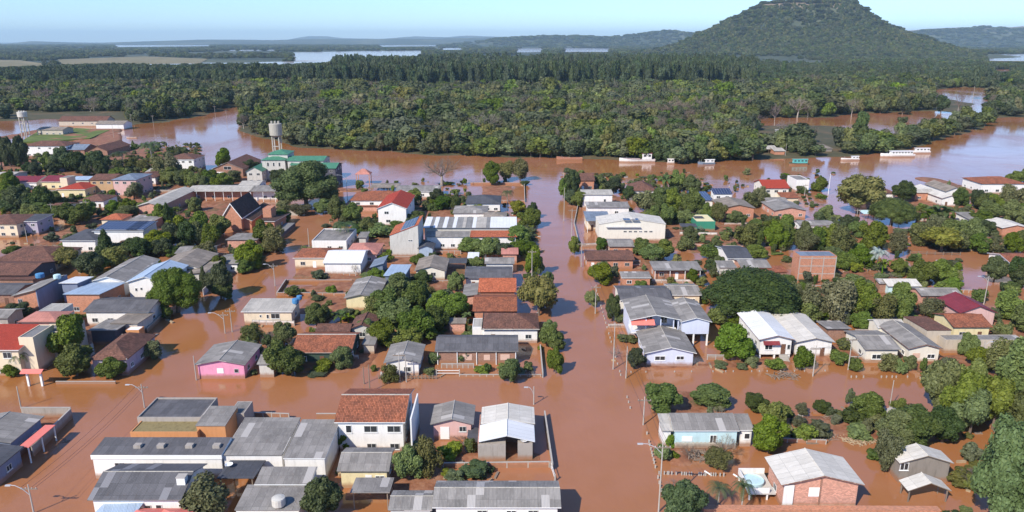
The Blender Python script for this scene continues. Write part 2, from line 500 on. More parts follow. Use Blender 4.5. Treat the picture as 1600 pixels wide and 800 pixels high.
# flood water: silt tones that also paint mauve and orange reflections into the colour
t = NT("silty_water")
p = t.pos()
n1 = t.noise(p, 0.012, 4, 0.6, 0.6)
n2 = t.noise(p, 0.07, 3, 0.6, 0.4)
c = t.mix(t.ramp(n1, [(0.38, (0, 0, 0)), (0.62, (1, 1, 1))]), (0.318, 0.128, 0.040), (0.370, 0.165, 0.092))
c = t.mix(t.math('MULTIPLY', t.ramp(n2, [(0.45, (0, 0, 0)), (0.7, (1, 1, 1))]), 0.35), c, (0.29, 0.112, 0.028))
mpw = t.n("Mapping"); mpw.inputs["Scale"].default_value = (1, 0.6, 1); t.l(p, mpw.inputs[0])
chop = t.ramp(t.noise(mpw.outputs[0], 0.018, 4, 0.6, 0.8), [(0.38, (0.2,) * 3), (0.62, (1, 1, 1))])
bn = t.math('MULTIPLY', t.math('ADD', t.noise(mpw.outputs[0], 0.8, 4, 0.6), t.math('MULTIPLY', t.noise(p, 0.14, 2), 1.2)), chop)
M['water'] = t.bsdf(c, t.math('ADD', t.math('MULTIPLY', chop, 0.14), 0.04), bn, 0.28, 0.3, spec=0.75, IOR=1.33)
t = NT("far_flood_water")
M['water2'] = t.bsdf((0.36, 0.22, 0.17), 0.12, spec=0.5, IOR=1.33)

me = bpy.data.meshes.new("flood_water")
me.from_pydata([(-1500, 20, 0), (1600, 20, 0), (1600, 1700, 0), (-1500, 1700, 0)], [], [(0, 1, 2, 3)])
me.materials.append(M['water'])
o = bpy.data.objects.new("flood_water", me); COL.objects.link(o); o["kind"] = "structure"

# red-brown earth of the yards, just breaking the water
t = NT("red_mud")
p = t.pos()
c = t.ramp(t.noise(p, 0.5, 5, 0.65), [(0.3, (0.16, 0.062, 0.032)), (0.5, (0.27, 0.115, 0.06)), (0.7, (0.36, 0.19, 0.11))])
gr = t.ramp(t.noise(p, 0.16, 4, 0.7), [(0.55, (0, 0, 0)), (0.66, (1, 1, 1))])
c = t.mix(t.math('MULTIPLY', gr, 0.6), c, (0.085, 0.085, 0.03))
M['mud'] = t.bsdf(c, 0.75, t.noise(p, 2.0, 5, 0.7), 0.6, 0.2)

MUDZ = [(436, 545, 412, 440, .5), (448, 542, 444, 460, .45), (590, 770, 398, 430, .45), (660, 812, 372, 400, .35), (1033, 1110, 690, 738, .6), (1195, 1320, 645, 694, .6), (985, 1030, 600, 680, .3), (1300, 1500, 660, 700, .45), (740, 815, 292, 312, .35), (200, 300, 560, 592, .4), (1100, 1260, 555, 578, .3), (1240, 1300, 545, 580, .35), (600, 640, 560, 592, .3), (380, 560, 560, 592, .25),   # photo-pixel boxes of yards and how much ground shows there
    (560, 745, 425, 548, .42), (395, 600, 515, 588, .30), (425, 560, 425, 500, .26), (735, 815, 288, 316, .3), (640, 800, 545, 575, .15),
    (660, 760, 400, 440, .4), (560, 740, 300, 350, .35), (520, 640, 345, 420, .3), (300, 420, 380, 470, .3), (130, 300, 380, 590, .32),
    (0, 180, 280, 600, .35), (180, 330, 300, 400, .35), (200, 430, 265, 390, .35), (0, 300, 205, 300, .5), (100, 190, 198, 222, .9), (0, 120, 180, 230, .8), (670, 870, 695, 735, .22),
    (1030, 1110, 690, 742, .35), (1190, 1480, 640, 700, .32), (1030, 1200, 600, 700, .22), (1110, 1260, 300, 400, .35), (1240, 1420, 400, 510, .42),
    (1400, 1600, 300, 395, .45), (940, 1130, 300, 460, .32), (985, 1200, 560, 585, .15), (1120, 1350, 500, 575, .18), (1340, 1600, 440, 560, .25),
    (1480, 1700, 540, 820, .35), (1560, 1700, 270, 480, .45), (870, 990, 270, 330, .3), (930, 985, 440, 510, .22), (1040, 1230, 340, 400, .4), (1340, 1440, 295, 345, .25),
    (500, 720, 715, 800, .28), (-200, 120, 640, 700, .2), (300, 480, 640, 800, .2), (440, 560, 290, 330, .3), (170, 240, 560, 590, .2)]
xs = np.arange(-330, 345, 1.25); ys = np.arange(62, 520, 1.25)
X, Y = np.meshgrid(xs, ys)
Z = np.full(X.shape, -0.75)
for (x0, x1, y0, y1, h) in MUDZ:
    a = G(x0, y1); b = G(x1, y1); c_ = G((x0 + x1) / 2, y0)
    xa, xb, ya, yb = a[0], b[0], a[1], c_[1]
    if x0 < 300 or x1 > 1300:       # keep far-side width with depth
        a2 = G(x0, y0)[0]; b2 = G(x1, y0)[0]
        xa = (a[0] + a2) / 2; xb = (b[0] + b2) / 2
    sm = 2.0 + (yb - ya) * 0.08
    k = np.clip((X - xa) / sm, 0, 1) * np.clip((xb - X) / sm, 0, 1) * np.clip((Y - ya) / sm, 0, 1) * np.clip((yb - Y) / sm, 0, 1)
    Z = np.maximum(Z, -0.75 + k * (0.75 + h))
PX, PY = pj_np(X, Y)
Z = Z - 0.05 + (fbm(X, Y, 11, 5) - 0.5) * 0.85
Z[PY < 232 - 0.0 * PX] = np.where(PX[PY < 232] < 190, Z[PY < 232], -1.0)
# streets stay under water
def lane(px0, py0, px1, py1, wpx):
    """world corridor of a flooded street running away from the camera"""
    a = G(px0, py0); b = G(px1, py1)
    hw = (G(px0 + wpx / 2, py0)[0] - a[0])
    cx = a[0] + (b[0] - a[0]) * (Y - a[1]) / (b[1] - a[1])
    m = (np.abs(X - cx) < hw) & (Y > a[1] - 40) & (Y < max(a[1], b[1]))
    return m
Z[lane(957, 790, 850, 290, 142)] = -1
Z[lane(60, 770, 530, 300, 150)] = -1
grid_obj("yard_ground", xs, ys, Z, M['mud'])
# grass field by the far warehouses
t = NT("short_grass")
p = t.pos()
M['grass'] = t.bsdf(t.ramp(t.noise(p, 0.15, 4), [(0.3, (0.07, 0.10, 0.02)), (0.7, (0.15, 0.19, 0.04))]), 0.9)
mb = MB(); pts = [G(x, y, 0.95) for x, y in [(98, 219), (140, 216), (172, 203), (120, 200), (60, 205), (30, 222)]]
mb.prism([(a, b) for a, b in pts], -0.5, 0.95); fo = mb.build("grass_field", M['grass']); fo["kind"] = "structure"

# --- land beyond the river
BANK = [(-400, 190), (0, 190), (90, 186), (175, 199), (250, 191), (290, 185), (340, 175), (373, 160), (376, 203), (395, 210), (470, 231), (560, 235), (700, 243),
        (860, 247), (960, 248), (1060, 256), (1190, 250), (1300, 245), (1380, 240), (1450, 224), (1540, 199), (1548, 184), (1700, 182), (2200, 180)]
LAG = [[(1180, 184), (1300, 184), (1325, 178), (1460, 173), (1532, 181), (1500, 193), (1440, 193), (1405, 202), (1382, 214), (1345, 224), (1325, 215), (1312, 197), (1180, 196)],
       [(1455, 141), (1500, 136), (1555, 139), (1547, 160), (1540, 190), (1512, 190), (1520, 162), (1460, 151)],
       [(1545, 110), (1580, 108), (1582, 126), (1556, 124)]]
FIELDS = [[(90, 93), (225, 88), (325, 92), (312, 99), (225, 100), (100, 102)], [(-60, 93), (30, 94), (82, 101), (20, 108), (-60, 106)],
          [(1455, 60), (1500, 57), (1512, 64), (1470, 67)]]
FARW = [[(92, 103), (158, 103), (158, 106), (95, 106)], [(228, 100), (320, 98), (402, 98), (398, 107), (262, 108)],
        [(453, 82), (560, 80), (662, 79), (662, 90), (590, 93), (520, 95), (462, 95)], [(395, 97), (516, 95), (512, 108), (440, 102), (395, 102)],
        [(175, 70), (330, 69), (330, 72), (180, 73.5)], [(590, 69.5), (690, 69.5), (680, 72), (590, 73)], [(805, 76), (850, 75), (850, 81), (805, 82)],
        [(880, 75), (955, 76), (955, 81), (880, 81)], [(1540, 85), (1760, 84), (1760, 96), (1545, 95)], [(0, 79), (60, 78.4), (60, 80), (0, 80)], [(700, 66.6), (775, 66.4), (775, 67.8), (700, 68)],
        [(330, 78.2), (455, 77.4), (430, 79), (345, 79.6)], [(90, 75.5), (165, 75), (150, 76.3), (95, 76.6)], [(664, 76), (716, 75), (740, 77), (690, 78)], [(740, 71), (800, 70.5), (790, 72), (745, 72.4)], [(560, 75.2), (610, 74.8), (600, 76), (565, 76.2)], [(1000, 74), (1050, 73.5), (1040, 75), (1005, 75.4)],
        [(300, 87.5), (440, 85), (440, 86.6), (300, 89)]]
bx_ = np.array([b[0] for b in BANK]); by_ = np.array([b[1] for b in BANK])
def bank(px): return np.interp(px, bx_, by_)
def land(px, py):
    m = (py < bank(px) + (VN2(px / 14, py / 6) - .5) * 5) & (py > 60)
    for q in LAG: m &= ~inpoly(px, py, q)
    return m
xs = np.arange(-1250, 1500, 7.0); ys = np.arange(345, 1702, 5.0)
X, Y = np.meshgrid(xs, ys)
PX, PY = pj_np(X, Y)
k = land(PX, PY).astype(float)
for q in FARW: k *= ~inpoly(PX, PY, q)
for _ in range(2):
    k[1:-1, 1:-1] = (k[1:-1, 1:-1] * 2 + k[:-2, 1:-1] + k[2:, 1:-1] + k[1:-1, :-2] + k[1:-1, 2:]) / 6
Z = -0.8 + k * 1.6 + (fbm(X, Y, 30, 3) - .5) * 0.5
t = NT("forest_floor")
p = t.pos()
M['floor'] = t.bsdf(t.ramp(t.noise(p, 0.05, 5, 0.7), [(0.3, (0.045, 0.05, 0.022)), (0.55, (0.09, 0.08, 0.04)), (0.72, (0.19, 0.11, 0.06))]), 0.9)
grid_obj("forest_ground", xs, ys, Z, M['floor'])

# --- plain to the horizon, hill, far ridges
t = NT("far_plain")
p = t.pos()
c = t.ramp(t.noise(p, 0.0016, 6, 0.65), [(0.35, (0.025, 0.038, 0.024)), (0.5, (0.045, 0.06, 0.038)), (0.62, (0.10, 0.11, 0.065)), (0.74, (0.15, 0.14, 0.085))])
_sx = t.n("SeparateXYZ"); t.l(p, _sx.inputs[0])
_rk = t.ramp(t.math('ADD', t.math('MULTIPLY', _sx.outputs[2], 0.004), t.math('MULTIPLY', t.noise(p, 0.02, 4, .7), 0.3)), [(0.88, (0, 0, 0)), (0.94, (1, 1, 1))])
c = t.mix(_rk, c, (0.27, 0.20, 0.14))
M['plain'] = t.bsdf(c, 0.9)
HILLX, HILLY = 1255.0, 3300.0
LP_ = [(0, 67), (.5, 66), (66, 62), (88, 52), (106, 43), (126, 34), (155, 22), (195, 9), (235, 3), (280, 0)]
RP_ = [(0, 67), (.5, 66), (68, 62), (88, 51), (112, 37), (150, 25), (185, 15), (225, 6), (290, 0)]
def hill_h(x, y):
    s = 3300.0 / F * CP
    dx = (x - HILLX) / s; dy = (y - HILLY) / s * 1.0
    nn = (fbm(x, y, 260, 4) - .5)
    r = np.sqrt(dx * dx + dy * dy) * (1 + nn * 0.22)
    l = np.interp(r, [a for a, b in LP_], [b for a, b in LP_]); rr = np.interp(r, [a for a, b in RP_], [b for a, b in RP_])
    k = np.clip(dx / (r + 1) * .5 + .5, 0, 1)
    return (l * (1 - k) + rr * k) * s * 1.22 * (np.clip(l, 0, 30) / 30 * 0.0 + 1)
# distant ridges: (distance, depth, [(px, height in px above the true horizon)])
RIDG = [(8000, 1200, [(-500, 0), (690, 0), (760, 2), (800, 4), (860, 6), (900, 6), (960, 4), (1000, 9), (1040, 12), (1075, 11), (1130, 6), (1400, 10), (1440, 15), (1500, 18), (1530, 20), (1580, 17), (1700, 20), (1900, 11), (2300, 2)]),
        (12500, 1500, [(-800, 1), (0, 0), (50, 2), (150, 1), (330, 3), (420, 2.5), (500, 3.5), (640, 4), (760, 6), (820, 8), (900, 9), (1000, 9), (1060, 12), (1200, 12), (1430, 18), (1480, 22), (1600, 26), (1800, 22), (2500, 6)]),
        (21000, 2600, [(-900, 0), (430, 0), (455, 3), (480, 7), (510, 7.5), (540, 4), (600, 3), (650, 6.5), (700, 5), (730, 8), (800, 6), (860, 3), (1000, 0), (2500, 0)])]
def ground_h(x, y):
    h = hill_h(x, y)
    for d, dep, prof in RIDG:
        px = 800 + F * x / (y * CP + HC * SP)
        pr = np.interp(px, [a for a, b in prof], [b for a, b in prof])
        top = HC + pr * d / F * CP
        bump = np.exp(-((y - d) / np.where(y < d, dep * .45, dep)) ** 2)
        nn = fbm(x, y, d * 0.05, 4)
        h = np.maximum(h, bump * np.maximum(top * (0.86 + 0.28 * nn), 0) * np.clip(pr / 3, 0, 1) ** .7)
    return h
ys = np.concatenate([np.arange(1690, 2400, 45.0), np.arange(2400, 4200, 28.0), np.arange(4200, 7000, 90.0), np.arange(7000, 12000, 250.0), np.arange(12000, 30001, 900.0)])
us = np.linspace(-1.25, 1.45, 330)
Yg = ys[:, None] * np.ones(len(us))[None]; Xg = Yg * us[None]
Zg = ground_h(Xg, Yg) + 0.4
nx, ny = len(us), len(ys)
V = np.stack([Xg, Yg, Zg], -1).reshape(-1, 3)
i = np.arange((ny - 1) * (nx - 1)); r = i // (nx - 1); cc = i % (nx - 1); a = r * nx + cc
me = npmesh("far_terrain", V, np.stack([a, a + 1, a + nx + 1, a + nx], -1), M['plain'])
me.polygons.foreach_set("use_smooth", np.ones(len(me.polygons), bool))
o = bpy.data.objects.new("far_terrain", me); COL.objects.link(o); o["kind"] = "structure"
# bare rock face under the hill's flat top
t = NT("hill_rock")
p = t.pos()
M['rock'] = t.bsdf(t.ramp(t.noise(p, 0.03, 5, 0.7), [(0.35, (0.10, 0.075, 0.05)), (0.65, (0.30, 0.22, 0.16))]), 0.9, t.noise(p, 0.08, 4), 0.8, 6)

def flat_poly(name, poly, z, mat, thick=0.6):
    pts = [G(x, y, z) for x, y in poly]
    mb = MB(); mb.prism(pts, z - thick, z)
    # consistent winding whichever way the outline ran
    o = mb.build(name, mat); o["kind"] = "structure"
    return o
for q in FARW: flat_poly("flood_water_sheet", q, 1.3, M['water2'])
t = NT("dry_pasture")
p = t.pos()
M['past'] = t.bsdf(t.ramp(t.noise(p, 0.012, 5, 0.65), [(0.3, (0.13, 0.12, 0.055)), (0.7, (0.27, 0.22, 0.12))]), 0.9)
for q in FIELDS[:2]: flat_poly("dry_pasture", q, 1.5, M['past'])

# --- haze: one closed box of even, very thin air
t = NT("thin_haze")
t.t.nodes.remove(t.out); t.out = t.n("OutputMaterial")
pv = t.n("VolumePrincipled"); pv.inputs["Color"].default_value = (0.60, 0.84, 1.0, 1); pv.inputs["Density"].default_value = HAZE = 0.000055
pv.inputs["Anisotropy"].default_value = 0.0
t.l(pv.outputs[0], t.out.inputs["Volume"])
mb = MB().box(-40000, 46000, -200, 31000, -3, 420)
hz = mb.build("haze", t.m); hz["kind"] = "stuff"

# ------------------------------------------------------------------ plants
def ico(sub=1):
    p = (1 + 5 ** .5) / 2
    v = [(-1, p, 0), (1, p, 0), (-1, -p, 0), (1, -p, 0), (0, -1, p), (0, 1, p), (0, -1, -p), (0, 1, -p), (p, 0, -1), (p, 0, 1), (-p, 0, -1), (-p, 0, 1)]
    v = [np.array(a) / np.linalg.norm(a) for a in v]
    f = [(0, 11, 5), (0, 5, 1), (0, 1, 7), (0, 7, 10), (0, 10, 11), (1, 5, 9), (5, 11, 4), (11, 10, 2), (10, 7, 6), (7, 1, 8), (3, 9, 4), (3, 4, 2), (3, 2, 6), (3, 6, 8), (3, 8, 9), (4, 9, 5), (2, 4, 11), (6, 2, 10), (8, 6, 7), (9, 8, 1)]
    for _ in range(sub):
        c = {}; g = []
        def mid(a, b):
            k = (min(a, b), max(a, b))
            if k not in c:
                m = v[a] + v[b]; v.append(m / np.linalg.norm(m)); c[k] = len(v) - 1
            return c[k]
        for a, b, d in f:
            x, y, z = mid(a, b), mid(b, d), mid(d, a)
            g += [(a, x, z), (b, y, x), (d, z, y), (x, y, z)]
        f = g
    return np.array(v), np.array(f)
ICOV, ICOF = ico(1)

def lobes_for(rs, n, shape, rx=0.5, zc=0.6, rz=0.38):
    L = []
    for i in range(n):
        if shape == 'dome':       # umbrella: wide, flat-bottomed
            a = i * 2.39996; r = math.sqrt((i + .5) / n) * 0.82
            z = 0.13 + 0.66 * math.sqrt(max(0, 1 - (r / .84) ** 2)) * (0.9 + .1 * rs.rand())
            L.append((rx * r * math.cos(a), rx * r * math.sin(a), z, rx * (0.24 + 0.1 * rs.rand())))
        elif shape == 'cone':
            q = (i + .5) / n
            a = i * 2.4; rr = (1 - q) * 0.55
            L.append((rx * rr * math.cos(a), rx * rr * math.sin(a), zc - rz + 2 * rz * q, rx * (0.20 + 0.5 * (1 - q))))
        else:
            d = rs.normal(size=3); d /= np.linalg.norm(d)
            if d[2] < -0.8: d[2] = -d[2]
            q = 0.5 + 0.32 * rs.rand()
            sc = (0.30 + 0.16 * rs.rand()) * (11.0 / max(n, 9)) ** .33
            L.append((rx * q * d[0], rx * q * d[1], zc + rz * q * d[2], rx * sc))
    if shape == 'round': L.append((0, 0, zc, rx * 0.62))
    return L

def crown_np(seed, shape='round', nl=11, nleaf=3000, leaf=0.035, zc=0.6, rz=0.38, core=0.82, asp=1.0, spray=0.10, rx=0.46, gap=0.0):
    rs = np.random.RandomState(seed)
    L = np.array(lobes_for(rs, nl, shape, rx, zc, rz))
    szz = max(0.55, min(1.4, rz / rx)) if shape != 'cone' else 1.3
    w = L[:, 3] ** 2; w /= w.sum()
    n = int(nleaf * 1.9)
    li = rs.choice(len(L), n, p=w)
    d = rs.normal(size=(n, 3)); d /= np.linalg.norm(d, axis=1)[:, None]
    rr = L[li, 3] * (1 - spray * 1.2 + spray * 2.4 * rs.rand(n) ** 1.5)
    P = L[li, :3] + d * rr[:, None] * np.array([1, 1, szz])
    keep = np.ones(n, bool)
    for k in range(len(L)):
        q = (P - L[k, :3]) / np.array([1, 1, szz])
        keep &= ~((np.linalg.norm(q, axis=1) < L[k, 3] * 0.80) & (li != k))
    keep &= P[:, 2] > 0.01
    if gap > 0:
        keep &= VN1(P[:, 0] * 9 + 40, P[:, 1] * 9 + P[:, 2] * 7 + 40) > gap
    P = P[keep][:nleaf]; d = d[keep][:nleaf]; n = len(P)
    N = d + rs.normal(size=(n, 3)) * 0.55 + np.array([0, 0, 0.35]); N /= np.linalg.norm(N, axis=1)[:, None]
    T = np.cross(N, rs.normal(size=(n, 3))); T /= np.linalg.norm(T, axis=1)[:, None]
    B = np.cross(N, T)
    s = leaf * (0.55 + 0.9 * rs.rand(n))[:, None]
    sa = s * asp
    bend = N * s * 0.35
    V = np.stack([P - T * sa, P - B * s * .62 - bend * 0, P + T * sa - bend, P + B * s * .62], 1).reshape(-1, 3)
    Q = np.arange(n * 4).reshape(-1, 4)
    F3 = np.concatenate([Q[:, [0, 1, 2]], Q[:, [0, 2, 3]]])
    Vs = [V]; Fs = [F3]; off = len(V)
    if core > 0:
        for k in range(len(L)):
            cv = ICOV * (L[k, 3] * core) * (0.86 + 0.28 * rs.rand(len(ICOV)))[:, None] * np.array([1, 1, szz]) + L[k, :3]
            cv[:, 2] = np.maximum(cv[:, 2], 0.0)
            Vs.append(cv); Fs.append(ICOF + off); off += len(cv)
    return np.concatenate(Vs), np.concatenate(Fs)

def bare_np(seed, nb=9, zc=0.6):
    """leafless crown: forking twigs as thin slivers"""
    rs = np.random.RandomState(seed)
    V = []; Fc = []
    def seg(a, b, r):
        d = b - a; q = np.cross(d, rs.normal(size=3)); q /= np.linalg.norm(q) + 1e-9; q2 = np.cross(d / np.linalg.norm(d), q)
        k = len(V)
        for h, rr in ((a, r), (b, r * .55)):
            for j in range(3):
                an = j * 2.094
                V.append(h + (q * math.cos(an) + q2 * math.sin(an)) * rr)
        for j in range(3):
            j2 = (j + 1) % 3
            Fc.append((k + j, k + j2, k + 3 + j2)); Fc.append((k + j, k + 3 + j2, k + 3 + j))
    def grow(a, d, L, r, lev):
        b = a + d * L
        seg(a, b, r)
        if lev == 0: return
        for _ in range(3 if lev > 1 else 4):
            nd = d + rs.normal(size=3) * 0.5 + np.array([0, 0, .12]); nd /= np.linalg.norm(nd)
            grow(a + d * L * (0.55 + .45 * rs.rand()), nd, L * (0.62 + .15 * rs.rand()), r * .55, lev - 1)
    for i in range(nb):
        a = i * 6.283 / nb + rs.rand() * .5
        d = np.array([math.cos(a) * .8, math.sin(a) * .8, .55 + rs.rand() * .6]); d /= np.linalg.norm(d)
        grow(np.array([0, 0, .32]), d, 0.22, 0.012, 4)
    V = np.array(V); V[:, :2] *= 0.5 / max(1e-6, np.percentile(np.abs(V[:, :2]), 99)); V[:, 2] = 0.3 + (V[:, 2] - 0.3) * 0.7 / (np.percentile(V[:, 2], 99) - 0.3)
    return V, np.array(Fc)

def palm_np(seed, nf=16, L=0.5, zc=0.62, droop=0.5, wid=0.13, rise=0.35, strips=8):
    rs = np.random.RandomState(seed); V = []; Fc = []
    for i in range(nf):
        a = i * 6.283 / nf * 1.0 + rs.rand() * .35
        up = rise * (0.4 + 1.0 * rs.rand())
        pts = []
        for k in range(strips + 1):
            q = k / strips
            r = L * q * (1 - .12 * q)
            z = zc + up * q - droop * q * q * (0.7 + .5 * up / rise)
            pts.append(np.array([r * math.cos(a), r * math.sin(a), z]))
        side = np.array([-math.sin(a), math.cos(a), 0])
        for k in range(strips):
            q0 = k / strips
            for sg in (-1, 1):
                for h in range(2):
                    b0 = pts[k] + (pts[k + 1] - pts[k]) * (h * .5); b1 = pts[k] + (pts[k + 1] - pts[k]) * (h * .5 + .38)
                    wv = wid * (0.5 + math.sin(math.pi * min(1, q0 + .15)) * .6) * (1 - .25 * rs.rand())
                    tip = (b0 + b1) / 2 + side * sg * wv + np.array([0, 0, -wv * .45]) + (pts[k + 1] - pts[k]) * .5
                    n = len(V); V += [b0, b1, tip]; Fc.append((n, n + 1, n + 2))
    return np.array(V), np.array(Fc)

def banana_np(seed, nf=9, L=.55, wid=.10):
    rs = np.random.RandomState(seed); V = []; Fc = []
    for i in range(nf):
        a = i * 2.4 + rs.rand() * .4; el = 0.5 + rs.rand() * .8; LL = L * (.75 + .4 * rs.rand())
        d = np.array([math.cos(a), math.sin(a), 0]); side = np.array([-math.sin(a), math.cos(a), 0])
        prev = None
        for k in range(6):
            q = k / 5
            c = d * LL * q * math.cos(el * (1 - q * .2)) + np.array([0, 0, .45 + LL * (math.sin(el) * q * 1.2 - .75 * q * q)])
            ww = wid * math.sin(math.pi * (0.08 + .86 * q)) 
            l, r = c - side * ww + np.array([0, 0, ww * .4]), c + side * ww + np.array([0, 0, ww * .4])
            n = len(V); V += [l, c, r]
            if k:
                m = n - 3
                Fc += [(m, m + 1, n + 1), (m, n + 1, n), (m + 1, m + 2, n + 2), (m + 1, n + 2, n + 1)]
    return np.array(V), np.array(Fc)

def trunk_mesh(seed, h=0.5, r=0.028, limbs=5, mat=None, bend=0.03, top=0.62):
    rs = random.Random(seed)
    mb = MB()
    pts = [(0, 0, -0.06), (bend * .3, bend * .2, h * .4), (bend, bend * .6, h)]
    mb.tube(pts, r * 1.3, r * .8, 7)
    for k in range(limbs):
        a = k * 6.283 / max(limbs, 1) + rs.random() * .8
        e = 0.2 + rs.random() * .1
        mb.tube([(bend * .8, bend * .5, h * .88), (bend + math.cos(a) * e * .5, math.sin(a) * e * .5, h + (top - h) * .6), (bend + math.cos(a) * e, math.sin(a) * e, top + rs.random() * .1)], r * .6, r * .22, 5)
    return mb.mesh("trunk", mat or M['bark'])

def cm(name, VF, mat): return npmesh(name, VF[0], VF[1], mat)
PROTO = {}   # kind -> list of (crown mesh, trunk mesh)
def addp(k, crown, trunk): PROTO.setdefault(k, []).append((crown, trunk))
for s_ in range(3):
    addp('r', cm("round_crown", crown_np(10 + s_, nl=22, nleaf=5600, leaf=.033, zc=.50, rz=.50), M['lf_green']), trunk_mesh(s_))
    addp('l', cm("bright_crown", crown_np(20 + s_, nl=20, nleaf=5000, leaf=.036, zc=.50, rz=.50), M['lf_light']), trunk_mesh(s_ + 5))
    addp('o', cm("olive_crown", crown_np(30 + s_, nl=18, nleaf=3800, leaf=.030, zc=.50, rz=.50, spray=.2, core=.55, gap=.2), M['lf_olive']), trunk_mesh(s_ + 9))
    addp('s', cm("bush_crown", crown_np(50 + s_, nl=9, nleaf=1800, leaf=.05, zc=.42, rz=.48, spray=.18), M['lf_green']), trunk_mesh(s_ + 15, h=.3, top=.4))
for s_ in range(2):
    addp('d', cm("dark_crown", crown_np(40 + s_, nl=24, nleaf=6000, leaf=.03, zc=.50, rz=.50), M['lf_dark']), trunk_mesh(s_ + 12))
    addp('y', cm("yellowing_crown", crown_np(60 + s_, nl=14, nleaf=4200, leaf=.03, zc=.56, rz=.42, spray=.16, gap=.2), M['lf_yellow']), trunk_mesh(s_ + 18))
    addp('n', cm("bare_crown", bare_np(70 + s_), M['lf_bare']), trunk_mesh(s_ + 21, h=.36, limbs=0, r=.03, mat=M['barkg']))
    addp('c', cm("conifer_crown", crown_np(80 + s_, 'cone', nl=9, nleaf=2800, leaf=.035, zc=.52, rz=.46, core=.7, rx=.42), M['lf_dark']), trunk_mesh(s_ + 24, h=.9, limbs=0, r=.02))
    addp('p', cm("palm_fronds", palm_np(90 + s_, nf=17, zc=.66, wid=.12, droop=.42, rise=.42), M['lf_palm']), trunk_mesh(s_ + 27, h=.66, limbs=0, r=.022, mat=M['barkg']))
    addp('b', cm("banana_leaves", banana_np(100 + s_), M['lf_light']), trunk_mesh(s_ + 30, h=.46, limbs=0, r=.035, mat=M['lf_light']))
addp('u', cm("umbrella_crown", crown_np(110, 'dome', nl=46, nleaf=15000, leaf=.0145, zc=.50, rz=.50, rx=.49), M['lf_dark']), trunk_mesh(40, h=.4, r=.03, limbs=7, top=.6))
addp('D', cm("great_crown", crown_np(120, nl=34, nleaf=15000, leaf=.016, zc=.50, rz=.49, rx=.49), M['lf_green']), trunk_mesh(41, h=.4, r=.03, limbs=6))
addp('L', cm("great_bright_crown", crown_np(121, nl=44, nleaf=17000, leaf=.019, zc=.52, rz=.46, spray=.15, rx=.49), M['lf_great']), trunk_mesh(42, h=.4, r=.03, limbs=6))
addp('v', cm("silver_fronds", palm_np(95, nf=22, zc=.6, droop=.4, wid=.14, rise=.5), M['lf_silver']), trunk_mesh(43, h=.6, limbs=0, r=.03))
addp('g', cm("leafy_crown", crown_np(130, nl=12, nleaf=4200, leaf=.034, zc=.55, rz=.42), M['lf_green']), trunk_mesh(44))
FOR = []
for s_ in range(5):
    m_ = [M['lf_forest'], M['lf_forest'], M['lf_green'], M['lf_olive'], M['lf_dark']][s_]
    FOR.append((cm("forest_crown", crown_np(140 + s_, nl=13, nleaf=760, leaf=.072, zc=.50, rz=.50, spray=.10, core=.9), m_), trunk_mesh(50 + s_, limbs=3)))
FOR.append((cm("bare_forest_crown", bare_np(150, nb=6), M['lf_bare']), trunk_mesh(56, h=.4, limbs=0, r=.022, mat=M['barkg'])))
FOR.append((cm("tall_grove_crown", crown_np(151, nl=9, nleaf=600, leaf=.06, zc=.66, rz=.33, spray=.18, core=.7), M['lf_euca']), trunk_mesh(57, h=.62, r=.016, limbs=3, mat=M['barkg'], top=.7)))
FOR.append((cm("tall_grove_crown", crown_np(152, 'cone', nl=8, nleaf=600, leaf=.06, zc=.66, rz=.33, spray=.18, core=.7), M['lf_euca']), trunk_mesh(58, h=.62, r=.016, limbs=3, mat=M['barkg'], top=.7)))

TREES = []   # (root, kind, x, y, width, height)
KN = {'r': ('broadleaf_tree', 'tree'), 'g': ('broadleaf_tree', 'tree'), 'l': ('bright_green_tree', 'tree'), 'o': ('olive_green_tree', 'tree'), 's': ('shrub', 'shrub'), 'd': ('dark_green_tree', 'tree'),
      'y': ('yellowing_tree', 'tree'), 'n': ('bare_tree', 'tree'), 'c': ('conifer_tree', 'tree'), 'p': ('palm_tree', 'palm'), 'b': ('banana_plant', 'banana plant'),
      'u': ('umbrella_tree', 'tree'), 'D': ('broadleaf_tree', 'tree'), 'L': ('bright_green_tree', 'tree'), 'v': ('silver_palm_tree', 'palm')}
def put_tree(kind, x, y, wd, ht, z=0.0, rz=None, crown=None, trunk=None, name=None):
    if crown is None:
        crown, trunk = rnd.choice(PROTO[kind])
    nm = name or KN[kind][0]
    root = bpy.data.objects.new(nm, None); root.location = (x, y, z)
    root.rotation_euler = (0, 0, rnd.random() * 6.28 if rz is None else rz); root.scale = (wd, wd * (0.92 + .16 * rnd.random()), ht)
    root.empty_display_size = .3
    COL.objects.link(root)
    for pn, me in ((("fronds" if kind in 'pv' else "leaves" if kind == 'b' else "crown"), crown), ("trunk", trunk)):
        o = bpy.data.objects.new(pn, me); o.parent = root; COL.objects.link(o)
    return root
